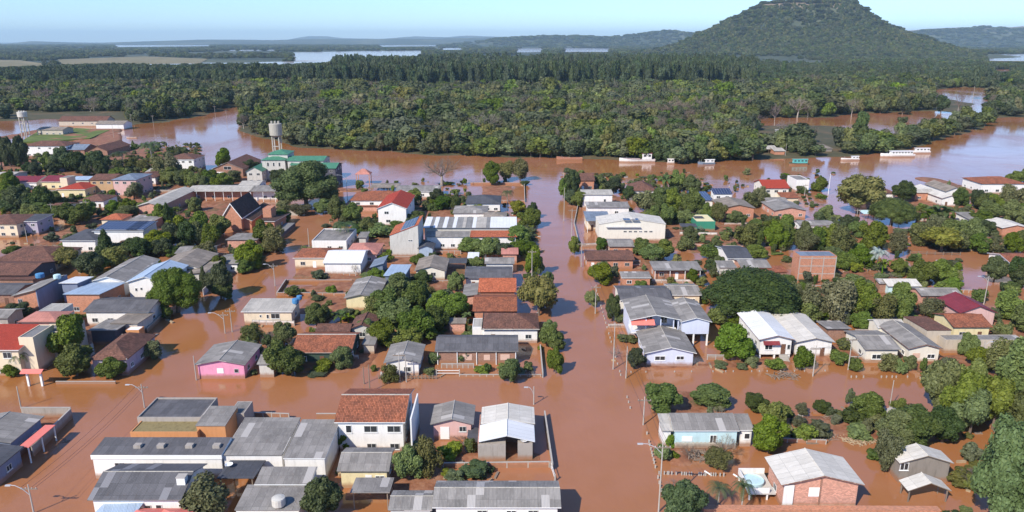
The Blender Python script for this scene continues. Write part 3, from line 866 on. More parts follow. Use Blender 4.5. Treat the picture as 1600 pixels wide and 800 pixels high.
def T(kind, px, yt, yb, wpx, own=None):
    """a plant whose foot shows at photo pixel (px, yb), crown wpx wide, top at yt"""
    x, y = G(px, yb, 0.1)
    m_per = math.hypot(y * CP + HC * SP, 0) / F
    wd = wpx * m_per
    y += wd * (0.30 if kind not in 'pbv' else 0.0)
    x = AT(px, yb, y)[0]
    ztop = AT(px, yt, y - wd * 0.08)[1]
    ht = max(ztop, 0.8)
    if kind in 'bv' : ht *= 1.1
    if wd > 9.5 and kind in 'rgldo' and own is None:
        # a wide mass of foliage is several trees grown together
        n = 2 if wd < 14 else 3
        for i in range(n):
            s = (i + .5) / n - .5
            w2 = wd / n * 1.35
            xx = x + s * wd * .95; yy = y + rnd.uniform(-.18, .25) * wd
            h2 = ht * rnd.uniform(.8, 1.04)
            r = put_tree(kind, xx, yy, w2, h2)
            TREES.append((r, kind, xx, yy, w2, h2, own))
        return r
    r = put_tree(kind, x, y, wd * (1.06 if kind != 'b' else 1.25), ht * 1.02)
    TREES.append((r, kind, x, y, wd, ht, own))
    return r

# ------------------------------------------------------------------ buildings
HOUSES = []   # (root, nick, x0, x1, y0, y1)
def roofz_fn(typ, x0, x1, y0, y1, h, r):
    W, D = x1 - x0, y1 - y0
    xc, yc = (x0 + x1) / 2, (y0 + y1) / 2
    if typ == 'GX': return lambda x, y: h + r * (1 - abs(y - yc) / (D / 2))
    if typ == 'GY': return lambda x, y: h + r * (1 - abs(x - xc) / (W / 2))
    if typ == 'SF': return lambda x, y: h + r * (y - y0) / D
    if typ == 'SB': return lambda x, y: h + r * (y1 - y) / D
    if typ == 'SL': return lambda x, y: h + r * (x1 - x) / W     # high on the left
    if typ == 'SR': return lambda x, y: h + r * (x - x0) / W
    if typ == 'HP':
        m = min(W, D) / 2
        return lambda x, y: h + r * min(1, min(x - x0, x1 - x, y - y0, y1 - y) / m)
    return lambda x, y: h

def roof_mb(typ, x0, x1, y0, y1, h, r, th=0.12, ridge_at=0.5):
    """top polygons as one slab; mi 0 = covering, mi 1 = edge"""
    W, D = x1 - x0, y1 - y0
    xc, yc = (x0 + x1) / 2, (y0 + y1) / 2
    P = []
    sx = math.hypot(W / 2, r) / (W / 2); sy = math.hypot(D / 2, r) / (D / 2)
    if typ == 'GX':
        P.append(([(x0, y0, h), (x1, y0, h), (x1, yc, h + r), (x0, yc, h + r)], 'x', sy))
        P.append(([(x1, y1, h), (x0, y1, h), (x0, yc, h + r), (x1, yc, h + r)], 'x', sy))
    elif typ == 'GY':
        P.append(([(x0, y1, h), (x0, y0, h), (xc, y0, h + r), (xc, y1, h + r)], 'y', sx))
        P.append(([(x1, y0, h), (x1, y1, h), (xc, y1, h + r), (xc, y0, h + r)], 'y', sx))
    elif typ == 'HP':
        m = min(W, D) / 2
        if W >= D: a, b = (x0 + m, yc, h + r), (x1 - m, yc, h + r)
        else: a, b = (xc, y0 + m, h + r), (xc, y1 - m, h + r)
        c = [(x0, y0, h), (x1, y0, h), (x1, y1, h), (x0, y1, h)]
        if W >= D:
            P += [([c[0], c[1], b, a], 'x', sy), ([c[1], c[2], b], 'y', sx), ([c[2], c[3], a, b], 'x', sy), ([c[3], c[0], a], 'y', sx)]
        else:
            P += [([c[0], c[1], a], 'x', sy), ([c[1], c[2], b, a], 'y', sx), ([c[2], c[3], b], 'x', sy), ([c[3], c[0], a, b], 'y', sx)]
    else:
        z = roofz_fn(typ, x0, x1, y0, y1, h, r)
        c = [(x, y, z(x, y)) for x, y in ((x0, y0), (x1, y0), (x1, y1), (x0, y1))]
        P.append((c, 'y' if typ in ('SL', 'SR') else 'x', 1.02))
    mb = MB(); ed = {}
    for pts, ax, s in P:
        uv = [(p[0], p[1] * s) if ax == 'x' else (p[1], p[0] * s) for p in pts]
        mb.face(pts, uv, 0)
        mb.face([(p[0], p[1], p[2] - th) for p in reversed(pts)], list(reversed(uv)), 1)
        n = len(pts)
        for i in range(n):
            a, b = pts[i], pts[(i + 1) % n]
            k = tuple(sorted([a, b])); ed[k] = None if k in ed else (a, b)
    for e in ed.values():
        if e:
            a, b = e
            mb.face([(a[0], a[1], a[2] - th), (b[0], b[1], b[2] - th), b, a], [(0, 0), (1, 0), (1, .1), (0, .1)], 1)
    ridges = []
    if typ == 'GX': ridges = [[(x0, yc, h + r), (x1, yc, h + r)]]
    if typ == 'GY': ridges = [[(xc, y0, h + r), (xc, y1, h + r)]]
    if typ == 'HP': ridges = [[a, b]] + ([[c[0], a], [c[1], b], [c[2], b], [c[3], a]] if W >= D else [[c[0], a], [c[1], a], [c[2], b], [c[3], b]])
    return mb, ridges

def wall_mb(typ, x0, x1, y0, y1, zb, zf):
    """walls as one closed body whose top follows the roof"""
    xc, yc = (x0 + x1) / 2, (y0 + y1) / 2
    if typ == 'GX': base = [(x0, y0), (x1, y0), (x1, yc), (x1, y1), (x0, y1), (x0, yc)]
    elif typ == 'GY': base = [(x0, y0), (xc, y0), (x1, y0), (x1, y1), (xc, y1), (x0, y1)]
    else: base = [(x0, y0), (x1, y0), (x1, y1), (x0, y1)]
    mb = MB(); n = len(base); acc = 0
    for i in range(n):
        p, q = base[i], base[(i + 1) % n]
        L = math.hypot(q[0] - p[0], q[1] - p[1])
        mb.face([(p[0], p[1], zb), (q[0], q[1], zb), (q[0], q[1], zf(*q)), (p[0], p[1], zf(*p))],
                [(acc, zb), (acc + L, zb), (acc + L, zf(*q)), (acc, zf(*p))])
        acc += L
    if typ == 'GX':
        mb.face([(x0, y0, zf(x0, y0)), (x1, y0, zf(x1, y0)), (x1, yc, zf(x1, yc)), (x0, yc, zf(x0, yc))])
        mb.face([(x0, yc, zf(x0, yc)), (x1, yc, zf(x1, yc)), (x1, y1, zf(x1, y1)), (x0, y1, zf(x0, y1))])
    elif typ == 'GY':
        mb.face([(x0, y0, zf(x0, y0)), (xc, y0, zf(xc, y0)), (xc, y1, zf(xc, y1)), (x0, y1, zf(x0, y1))])
        mb.face([(xc, y0, zf(xc, y0)), (x1, y0, zf(x1, y0)), (x1, y1, zf(x1, y1)), (xc, y1, zf(xc, y1))])
    else:
        mb.face([(p[0], p[1], zf(*p)) for p in base])
    mb.face([(p[0], p[1], zb) for p in reversed(base)])
    return mb

def window(root, side, u, z, wd, ht, kind='window', near=True):
    """side: ('f', y) facing the camera, ('r', x) facing +x, ('l', x) facing -x"""
    s, c = side
    def P(a, n, zz):       # a along wall, n outward
        if s == 'f': return (a, c - n, zz)
        if s == 'r': return (c + n, a, zz)
        return (c - n, a, zz)
    def bx(mb, a0, a1, n0, n1, z0, z1):
        p, q = P(a0, n0, z0), P(a1, n1, z1)
        mb.box(min(p[0], q[0]), max(p[0], q[0]), min(p[1], q[1]), max(p[1], q[1]), z0, z1)
    a0, a1 = u - wd / 2, u + wd / 2
    if kind == 'door':
        mb = MB(); bx(mb, a0, a1, -0.02, 0.05, z, z + ht)
        o = mb.build('door', M['doorw'] if rnd.random() < .6 else M['trim'], root)
        if near:
            m2 = MB(); bx(m2, a1 - .16, a1 - .10, .05, .10, z + ht * .45, z + ht * .45 + .12); m2.build('handle', M['metal'], o)
        return
    if kind == 'shut':
        mb = MB(); bx(mb, a0, a1, -0.02, 0.06, z, z + ht); o = mb.build('shutter', M['shut'], root)
        return
    if kind == 'shutw':
        mb = MB(); bx(mb, a0, a1, -0.02, 0.06, z, z + ht); o = mb.build('shutter', M['trim'], root)
        return
    fr = MB(); t_ = 0.07
    bx(fr, a0, a0 + t_, -0.02, 0.07, z, z + ht); bx(fr, a1 - t_, a1, -0.02, 0.07, z, z + ht)
    bx(fr, a0 + t_, a1 - t_, -0.02, 0.07, z, z + t_); bx(fr, a0 + t_, a1 - t_, -0.02, 0.07, z + ht - t_, z + ht)
    if wd > 0.9: bx(fr, u - t_ / 2, u + t_ / 2, -0.02, 0.06, z + t_, z + ht - t_)
    f = fr.build('window', M['frame'] if rnd.random() < .5 else M['trim'], root)
    pn = MB(); bx(pn, a0 + t_, a1 - t_, -0.03, 0.03, z + t_, z + ht - t_)
    pn.build('pane', M['glass'], f)
    if near and wd > .8:
        sl = MB(); bx(sl, a0 - .08, a1 + .08, -0.02, 0.13, z - .07, z); sl.build('sill', M['trim'], f)

CATW = ('church', 'warehouse', 'school', 'shed', 'hut', 'carport', 'pavilion')
def H(label, typ, xl, xr, yf, yt, h, rise, roof, wall, parent=None, ov=None, win='auto', trim=None, zb=-0.6, name=None, cat=None,
      posts=False, par=0.35, side=True, D=None, fz=1.0, th=0.12, ridge=None, wallf=None, doors=1, pn='', yw=None):
    x0, y0 = G(xl, yf, h); x1 = G(xr, yf, h)[0]
    def top(d):
        y1 = y0 + d
        if typ == 'GX': return min(PJ(0, y0 + d / 2, h + rise)[1], PJ(0, y1, h)[1])
        if typ == 'HP': return min(PJ(0, y0 + min(d, x1 - x0) / 2, h + rise)[1] if d <= x1 - x0 else PJ(0, y1 - (x1 - x0) / 2, h + rise)[1], PJ(0, y1, h)[1])
        if typ == 'SF': return PJ(0, y1, h + rise)[1]
        return PJ(0, y1, h)[1]
    if D is None:
        lo, hi = 1.5, 90.0
        if top(lo) < yt: D = lo + 1
        else:
            for _ in range(40):
                m = (lo + hi) / 2
                if top(m) > yt: lo = m
                else: hi = m
            D = lo
        mx = {'GX': 13, 'HP': 14}.get(typ, 30)
        D = max(2.2, min(D, mx))
    y1 = y0 + D
    cx, cy = (x0 + x1) / 2, (y0 + y1) / 2
    near = y0 < 175
    nick = label.split('|')[0].strip(); full = ' '.join(label.replace('|', ' ').split())
    if parent is None:
        cat = cat or next((c for c in CATW if c in full), 'house')
        root = empty(name or (cat.replace(' ', '_') if cat in CATW else 'house'), (cx, cy, 0), full, cat)
        HOUSES.append((root, nick, x0, x1, y0, y1))
    else: root = parent
    ox, oy = root.location.x, root.location.y
    X0, X1, Y0, Y1 = x0 - ox, x1 - ox, y0 - oy, y1 - oy
    if ov is None: ov = 0.0 if typ == 'FL' else (0.45 if D > 5 else 0.3)
    zf0 = roofz_fn(typ, X0, X1, Y0, Y1, h, rise)
    zf = lambda x, y: zf0(x, y) - th - 0.01
    wx0, wx1, wy0, wy1 = X0 + ov, X1 - ov, Y0 + (yw if yw is not None else ov), Y1 - ov
    wm = M[wall] if wall else None
    rn = pn + 'roof'; wn = pn + 'wall'
    if typ == 'FL':
        mb = MB(); tk = 0.16
        o4 = [(X0, Y0), (X1, Y0), (X1, Y1), (X0, Y1)]; i4 = [(X0 + tk, Y0 + tk), (X1 - tk, Y0 + tk), (X1 - tk, Y1 - tk), (X0 + tk, Y1 - tk)]
        acc = 0
        for i in range(4):
            j = (i + 1) % 4; p, q, a, b = o4[i], o4[j], i4[i], i4[j]; L = math.hypot(q[0] - p[0], q[1] - p[1])
            mb.face([(*p, zb), (*q, zb), (*q, h), (*p, h)], [(acc, zb), (acc + L, zb), (acc + L, h), (acc, h)])
            mb.face([(*p, h), (*q, h), (*b, h), (*a, h)])
            mb.face([(*b, h - par), (*a, h - par), (*a, h), (*b, h)])
            acc += L
        mb.face([(*p, zb) for p in reversed(o4)]); mb.face([(*p, h - par) for p in i4])
        mb.build(wn, wm, root)
        r = MB().box(X0 + tk + .01, X1 - tk - .01, Y0 + tk + .01, Y1 - tk - .01, h - par + .004, h - par + .06).build(rn, M[roof], root)
        wx0, wx1, wy0, wy1 = X0, X1, Y0, Y1
    else:
        mb, rg = roof_mb(typ, X0, X1, Y0, Y1, h, rise, th)
        r = mb.build(rn, [M[roof], M[trim] if trim else M[roof]], root)
        if rg and near and rise > .3:
            rm = MB()
            for seg in rg: rm.tube([(a, b, c + .03) for a, b, c in seg], .11 if 'tile' in roof or roof == 'redr' else .07, None, 6)
            cap = ridge or ('fibl' if roof == 'fib' else roof)
            rm.build('ridge_cap', M[cap] if cap in M else M[roof], r)
        if wall:
            if wallf is None:
                wall_mb(typ, wx0, wx1, wy0, wy1, zb, zf).build(wn, wm, root)
        if posts:
            nx = max(1, int((wx1 - wx0) / 3.2))
            for a in range(nx + 1):
                for b in ((0, 1) if posts == 4 else (0,)):
                    px_ = wx0 + .08 + (wx1 - wx0 - .16) * a / nx; py_ = (Y0 + .3) if b == 0 else (Y1 - .3)
                    MB().box(px_ - .07, px_ + .07, py_ - .07, py_ + .07, zb, zf0(px_, py_) - th + .02).build('post', M['woodp'] if posts == 4 else M['trim'], root)
    if wall and win:
        far = y0 > 260
        if win == 'auto':
            W = wx1 - wx0; n = max(1, min(4, int(round(W / 3.4))))
            rows = [fz] if h < 4.6 else [max(.3, fz - .3), h - 1.75]
            di = rnd.randrange(n) if (n > 1 and doors and h < 4.6) else -1
            for zz in rows:
                for k in range(n):
                    u = wx0 + W * (k + .5) / n
                    if k == di and zz == rows[0]: window(root, ('f', wy0), u, .05, .85, 1.95, 'door', near)
                    else: window(root, ('f', wy0), u, zz, 1.25 if not far else 1.4, .95, 'window', near)
        else:
            for it in win:
                u, kind = it[0], it[1]
                zz = it[2] if len(it) > 2 else fz; ww = it[3] if len(it) > 3 else 1.3; hh = it[4] if len(it) > 4 else 1.0
                window(root, ('f', wy0), wx0 + (wx1 - wx0) * u, zz, ww, hh, kind, near)
        if side and D > 4.5:
            sd_ = ('r', wx1) if cx < 0 else ('l', wx0)
            n = max(1, min(3, int(D / 4)))
            for zz in ([fz] if h < 4.6 else [max(.3, fz - .3), h - 1.75]):
                for k in range(n):
                    window(root, sd_, wy0 + (wy1 - wy0) * (k + .5) / n, zz, 1.1, .9, 'window', near)
    return root

def local(root, px, py, z):
    x, y = G(px, py, z); return x - root.location.x, y - root.location.y

def chimney(root, px, py, z0, z1, w_=.5, mat='brickd'):
    x, y = local(root, px, py, z1)
    mb = MB().box(x - w_ / 2, x + w_ / 2, y, y + w_, z0, z1)
    mb.box(x - w_ / 2 - .06, x + w_ / 2 + .06, y - .06, y + w_ + .06, z1 + .0, z1 + .1)
    mb.build('chimney', M[mat], root)

def tank(px, py, z, r, ht, label, mat='tankb'):
    """water tank standing on a roof or tower; py = its foot"""
    x, y = G(px, py, z)
    root = empty('water_tank', (x, y, z), label, 'water tank')
    MB().lathe([(r * .82, 0), (r, ht * .15), (r, ht * .8), (r * .94, ht * .86)], n=14).build('drum', M[mat], root)
    MB().lathe([(r * .98, ht * .86), (r * .98, ht * .9), (r * .5, ht), (.05, ht * 1.02)], n=14).build('lid', M[mat], root)
    return root

def panel(root, x0, x1, y0, y1, zf, name='solar_panel', lift=.12, mat='solar'):
    mb = MB(); c = [(x0, y0), (x1, y0), (x1, y1), (x0, y1)]
    top = [(x, y, zf(x, y) + lift + .05) for x, y in c]; bot = [(x, y, zf(x, y) + lift - .1) for x, y in c]
    mb.face(top, [(x - x0, (y - y0)) for x, y in c])
    for i in range(4):
        j = (i + 1) % 4; mb.face([bot[i], bot[j], top[j], top[i]], [(0, 0)] * 4)
    mb.face(list(reversed(bot)), [(0, 0)] * 4)
    return mb.build(name, M[mat], root)
def panels(root, typ, xl, xr, yf, yt, h, rise, hp=(0, 1, 0, 1), cols=1, **k):
    pass

WN = 'window'
# ---- foreground, between the diagonal street and the main street
hA = H("charcoal-roofed white house | above the coral awnings", 'GX', 136, 283, 781, 724, 3.6, 1.4, 'fibd', 'white', trim='fib', win=[(.3, 'window', 1.9, 1.1, .8), (.62, 'window', 1.9, .9, .6), (.75, 'window', 1.9, .8, .7)], ridge='fibl')
H("long white parapet building | with dark sheet roof at the street bend", 'SF', 141, 346, 711, 683, 3.9, .5, 'fibd', 'white', ov=.15, trim='trim', win=[(.2, 'window', 1.6), (.5, 'window', 1.6)], th=.7)
_q = HOUSES[-1]
for _a in (.32, .50, .72, .93):
    _x = -(_q[3] - _q[2]) / 2 + (_q[3] - _q[2]) * _a
    MB().box(_x - .5, _x + .5, -.6, .2, 3.9, 4.55).build('roof_vent', M['conc'], _q[0])
H("mossy flat-roofed annex | behind a low brick strip", 'FL', 203, 308, 675, 655, 3.3, 0, 'moss', 'orangew', win=None, par=.2)
H("flat dark building | with a pale concrete rim at the street corner", 'FL', 214, 314, 652, 621, 3.9, 0, 'fibd', 'conc', win=None, par=.3, side=False)
H("patched-roof annex | with orange end wall", 'SF', 305, 352, 665, 634, 3.9, .4, 'fib', 'orangew', ov=.1, win=None)
H("tiny grey lean-to | at the back of the crowded corner lot", 'FL', 357, 381, 646, 627, 3.4, 0, 'fib', 'conc', win=None, par=.1, side=False)
H("wide grey-roofed hall | with stained sheets over a white wall", 'SF', 346, 441, 711, 652, 3.7, .6, 'fib', 'white', ov=.15, win=None)
H("lighter grey-roofed hall | adjoining the wide hall on its street side", 'SF', 442, 508, 716, 655, 3.9, .6, 'fib', 'white', ov=.15, win=None, trim='trim')
H("dark corrugated carport | with yellowish posts", 'SB', 339, 397, 750, 719, 3.0, .3, 'dslate', None, posts=4, cat='carport')
H("stepped grey-roofed building | with white end wall", 'SF', 397, 486, 757, 729, 3.8, .5, 'fib', 'greywh', ov=.15, win=None, trim='trim')
hD = H("lower grey-roofed building | with a stained white water tank", 'SF', 366, 468, 797, 757, 3.2, .4, 'fib', 'white', ov=.15, win=None)
tank(436, 790, 3.3, .85, 1.3, "stained white water tank on the lower grey roof", 'greywh')
hT = H("two-storey terracotta-roofed white house | beside a climbing bush", 'GX', 522, 633, 660, 607, 5.2, 1.7, 'tile', 'white', win=[(.16, 'window', 3.2, .9, 1.3), (.5, 'window', 3.3, 2.0, 1.1), (.86, 'window', 3.3, 2.0, 1.1), (.5, 'window', .4, 1.4, 1.0), (.86, 'window', .4, 1.4, 1.0)], trim='trim', ridge='fibl')
x_, y_ = local(hT, 642, 658, 5.6)
MB().box(x_ - .12, x_ + .1, y_ - .1, y_ + 8.2, -.6, 6.0).build('parapet_wall', M['white'], hT)
hK = H("small yellow-walled house | with a ragged grey roof", 'GX', 526, 608, 736, 699, 3.0, 1.0, 'fib', 'yellow', win=[(.6, 'door', .1, .9, 2.0), (.85, 'window')])
H("x", 'SB', 547, 609, 772, 746, 2.5, .25, 'fib', None, parent=hK, pn='porch_', posts=4)
hP = H("pale pink house | with a front door and grey gable roof", 'GY', 672, 740, 663, 633, 3.0, .9, 'fib', 'rose', win=[(.30, 'shutw', .2, 1.4, 2.1), (.78, 'window', 1.5, 1.1, .9)], trim='fib')
H("x", 'FL', 730, 748, 683, 668, 1.8, 0, 'dslate', 'dgrey', parent=hP, pn='shed_', win=None, par=.1, side=False)
hW = H("white-and-grey twin-pitched house | by the main street", 'GY', 751, 836, 662, 636, 3.3, .75, 'fibw', 'greywh', win=None, ov=.25)
H("x", 'GY', 748, 836, 690, 664, 3.1, 1.0, 'whtr', None, parent=hW, pn='front_', win=None)
x0_, y0_ = local(hW, 747, 691, 3.0); x1_ = local(hW, 790, 691, 3.0)[0]
MB().box(x0_, x1_, y0_ - .35, y0_ + 2.2, -.6, 2.65).build('block_wall', M['conc'], hW)
x0_ = local(hW, 809, 689, 2.9)[0]; x1_ = local(hW, 832, 689, 2.9)[0]
MB().box(x0_, x1_, y0_ - .05, y0_ + 3.2, -.6, 2.85).build('annex_wall', M['conc'], hW)
x0_ = local(hW, 748, 691, 3.0)[0]
MB().box(x0_ - .15, x0_ - .01, y0_ + .2, y0_ + 8.5, -.6, 3.0).build('side_wall', M['brickp'], hW)
hB = H("long corrugated-roofed white building | at the foot of the main street", 'GX', 675, 877, 793, 751, 3.4, .9, 'fib', 'white', win=[(.38, 'window', 1.7), (.62, 'window', 1.7), (.8, 'window', 1.7)], trim='trim')
H("low grey-roofed building | leaning on the corrugated building", 'GX', 606, 675, 797, 766, 3.1, .6, 'fib', 'white', win=None)
# ---- left foot of the picture
hL = H("grey-roofed shaded house | with a coral porch strip", 'GY', -95, 17, 692, 650, 3.4, .8, 'fib', 'blue_shade', win='auto')  # wall shade is put into its dark blue colour
x0_, y0_ = local(hL, 28, 699, 2.7); x1_, y1_ = local(hL, 66, 664, 2.7)
MB().box(x0_, x0_ + 1.6, y0_, y1_, 2.62, 2.72).build('porch_roof', M['coral'], hL)
for q in (0, .5, 1):
    MB().box(x0_ + 1.3, x0_ + 1.45, y0_ + .1 + (y1_ - y0_ - .3) * q, y0_ + .25 + (y1_ - y0_ - .3) * q, -.6, 2.62).build('post', M['trim'], hL)
H("low shade-blue-walled house | at the lowest left corner", 'GY', -160, -8, 735, 697, 3.0, .7, 'dslate', 'blue_shade')  # bluish shade painted into the wall colour
# ---- left block behind the cross street
hR = H("red-roofed cream house | with two storeys and a tower block", 'SF', -70, 29, 547, 506, 5.4, 1.3, 'redr', 'cream', win=[(.1, 'window', 3.5, 1.3, 1.2), (.45, 'window', 3.5, 1.3, 1.2), (.8, 'window', 3.5, 1.6, 1.2), (.2, 'door', .1, 1.2, 2), (.55, 'window', .6, 1.4, 1.4), (.8, 'door', .1, .9, 2)], trim='trim', ov=.6)
H("x", 'FL', 28, 51, 527, 507, 7.2, 0, 'slab', 'cream', parent=hR, pn='tower_', win=None, par=.2, side=False)
H("beige block with blank upper wall | behind the red-roofed house", 'FL', 52, 104, 518, 500, 6.2, 0, 'slab', 'beigew', win=[(.5, 'window', 3.0, .9, .9)], par=.3, side=False)
H("salmon pyramid-roofed terrace | atop the beige block", 'HP', 27, 88, 503, 486, 6.8, .9, 'pinkr', 'cream', win=None)
H("beige slab-roofed building | beside the salmon terrace", 'FL', 58, 92, 487, 474, 5.0, 0, 'fibl', 'greywh', win=None, par=.1)
hG = H("coral-topped entrance gate | on two pillars in the flood", 'FL', 42, 68, 581, 577, 3.0, 0, 'coral', None, win=None) if False else None
gx, gy = G(46, 603, 0); g2 = G(67, 603, 0)[0]
gr_ = empty('entrance_gate', (gx, gy, 0), "coral-topped entrance gate on two white pillars in the flood", 'gate')
HOUSES.append((gr_, "coral-topped gate", gx, g2, gy, gy + 1))
for a in (0, g2 - gx): MB().box(a - .17, a + .17, -.17, .17, -.6, 2.9).build('pillar', M['trim'], gr_)
mb, _r = roof_mb('GX', -.7, g2 - gx + .7, -.9, .9, 2.9, .45); mb.build('roof', M['coral'], gr_)
H("brown hip-roofed lavender house | by the diagonal street", 'HP', 138, 198, 562, 519, 3.4, 1.9, 'tileb', 'violet', win='auto', ridge='fibl')
H("long dark-roofed house | with a white strip of wall", 'GX', 129, 233, 487, 464, 3.6, 1.0, 'fibd', 'white', trim='fib')
H("low grey-roofed annex | in front of the dark-roofed house", 'SB', 137, 182, 519, 499, 3.0, .4, 'fib', 'dgrey', win=None)
H("patched pale-roofed annex | with a small orange wall", 'SB', 172, 216, 508, 488, 3.0, .4, 'fibb', 'greywh', win=None)
H("orange-walled kiosk | with a tiny white slab roof", 'FL', 196, 217, 516, 510, 2.6, 0, 'trim', 'orangew', win=None, par=.05, side=False)
hb = H("pale blue metal-roofed house | with a brick gable", 'SB', 99, 157, 466, 441, 4.2, 1.0, 'bluer', 'brick', win='auto')
H("light metal lean-to | behind the blue metal roof", 'SB', 92, 122, 446, 432, 5.0, .6, 'whtr', 'blue_shade', win=None)
hbb = H("brick-fronted blue-sided building | with a grey shed roof", 'SR', 16, 58, 463, 439, 4.4, 1.6, 'fib', 'brick', win=[(.25, 'window', 2.6, 1, 1)], side=False)
x0_, y0_ = local(hbb, 58.5, 463, 4.4)
wl = MB().box(x0_ - .5, x0_ - .3, y0_ + .4, y0_ + 12.4, -.6, 5.6).build('shade_blue_side_wall', M['blue_shade'], hbb)  # bluish shade of this side is put into its colour
tank(90, 436, 5.6, .8, 1.2, "turquoise water tank behind the brick-fronted blue-sided building", 'teal')
tank(63, 434, 4.0, 1.0, 1.2, "round blue water tank beside the maroon-brown roofs")
hwa = H("white gabled house | with a long grey roof ramp", 'GY', 140, 194, 440, 405, 4.4, 1.2, 'fib', 'white', trim='trim', win=[(.3, 'window', 2.3), (.75, 'shutw', .3, .9, 2)])
H("white house with a blue metal gable | beside the great round tree", 'GY', 196, 256, 441, 414, 5.0, 1.4, 'bluer', 'white', trim='trim', win=[(.2, 'window', 2.6, .6, .8), (.35, 'window', 2.9, .5, .6)])
H("white gabled building | with a beige grey roof near the street trees", 'GY', 243, 312, 418, 396, 4.2, 1.5, 'fibb', 'white', trim='fib')
H("long beige-grey roof building | at the street above the round tree", 'SR', 262, 322, 430, 410, 3.4, .8, 'fibb', 'greywh')
H("small grey-roofed white house | half hidden by street trees", 'GX', 336, 372, 412, 397, 2.9, .7, 'fib', 'white')
H("grey-green roofed white house | near the low stone wall", 'GX', 272, 325, 396, 384, 3.0, .8, 'fib', 'white')
H("maroon-brown low house | at the left edge", 'GX', -60, 44, 430, 408, 3.4, 1.4, 'tileb', 'dgrey')
H("brown lean-to roof | under the maroon-brown house", 'SB', -40, 52, 439, 430, 2.8, .4, 'tileb', 'brickd', win=None)
H("large brown hip-roofed house | with a white vent pipe", 'HP', -15, 84, 408, 381, 3.4, 2.3, 'tileb', 'cream')
H("slate-roofed low house | at the left edge near the blue wall", 'GX', -60, 22, 460, 442, 3.0, .8, 'fibd', 'brickd')
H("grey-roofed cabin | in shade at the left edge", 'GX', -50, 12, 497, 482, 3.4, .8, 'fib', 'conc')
# ---- left block, upper rows
hS = H("slate-roofed white house | with a porch colonnade", 'HP', 93, 149, 376, 353, 4.0, 1.2, 'dslate', 'white', win='auto', trim='trim')
hS2 = H("white house with rows of solar panels | on a dark roof", 'SF', 143, 224, 361, 345, 5.6, .8, 'dslate', 'white', win=None, trim='trim')
H("pink-brick bungalow | hidden before the white solar house", 'GX', 178, 208, 386, 374, 3.2, .8, 'tileb', 'white')
H("brown-roofed cream corner house | with a dark shop front", 'HP', -40, 26, 350, 331, 4.6, 1.4, 'tileb', 'cream')
H("dark-fronted town house | beside the cream corner house", 'SF', 26, 58, 346, 334, 4.6, .4, 'dslate', 'violet', trim='trim')
H("small brown-roofed house | ringed by dark trees", 'GX', 72, 98, 327, 316, 3.2, 1.0, 'tileb', 'cream', win=None)
H("brown hip-roofed cottage | beside a white utility pole", 'HP', 120, 162, 314, 303, 3.2, 1.5, 'tileb', 'white')
H("orange hip-roofed cottage | behind the solar house", 'HP', 155, 191, 343, 333, 3.4, 1.3, 'tileo', 'cream')
H("brick-walled garage | with a flat grey roof", 'FL', 196, 241, 345, 335, 3.2, 0, 'fib', 'brick', win=None, par=.12)
H("maroon-roofed bungalow | at the end of the left row", 'GX', 11, 57, 285, 273, 3.2, 1.6, 'maroon', 'white', trim='trim')
hY = H("maroon-roofed yellow house | with a cream chimney block", 'GX', 62, 100, 284, 273, 3.6, 1.6, 'maroon', 'yellow', trim='trim')
H("x", 'FL', 93, 104, 278, 274, 6.4, 0, 'slab', 'cream', parent=hY, pn='tower_', win=None, par=.1, side=False)
H("bright-red-roofed yellow house | in front of the ochre house", 'HP', 87, 133, 296, 284, 3.6, 1.6, 'redr', 'yellow', trim='trim')
H("small grey-roofed annex | between the maroon and brown roofs", 'GX', 110, 139, 281, 275, 4.0, .7, 'bluer', 'greywh', win=None)
H("ochre two-storey house | with a brown roof and balcony", 'GX', 138, 176, 281, 267, 6.0, 1.4, 'tileb', 'ochre')
H("pink-white two-storey house | with a slate grey hip roof", 'HP', 173, 213, 281, 268, 7.0, 1.2, 'bgr', 'rose')
H("brown-roofed house | behind the pink-white house", 'HP', 205, 243, 277, 266, 3.6, 1.2, 'tileb', 'white')
H("low white house | with a long pale roof by the river bend", 'GX', 226, 262, 269, 262, 3.4, .8, 'fibl', 'white')
H("white riverside house | with a brown hip roof", 'HP', 256, 303, 249, 237, 6.0, 2.0, 'tileb', 'white', trim='trim')
H("large brown hip-roofed hall | near the upper left water tower", 'HP', 33, 103, 228, 214, 6.0, 2.0, 'tileb', 'white')
H("white gabled barn | with a coral roof", 'GY', 61, 86, 252, 244, 3.4, 2.0, 'pinkr', 'white', win=None)
H("blue-grey gabled hall | with brown timber ends", 'GX', 100, 132, 234, 222, 3.8, 2.2, 'bgr', 'brickd')
H("brown timber-gabled hall | at the river bend", 'GY', 134, 168, 236, 226, 3.4, 2.6, 'tileb', 'brickd', win=None)
H("pale roof shed | at the left edge among trees", 'GX', -20, 15, 276, 266, 3.4, .8, 'fibl', 'greywh')
H("long low warehouse | with a dark brown sheet roof beyond the field", 'GX', 90, 166, 189, 177, 4.2, 3.0, 'tileb', 'beigew', win=[(.3, 'window', 2), (.5, 'window', 2), (.7, 'window', 2)])
H("grey-roofed white warehouse | next to the brown sheet roof", 'GX', 148, 193, 194, 185, 4.0, 1.8, 'fibb', 'white', win=None)
H("low beige barn | beside the elevated tank", 'GX', 56, 98, 203, 197, 4.0, 1.4, 'fibb', 'beigew')
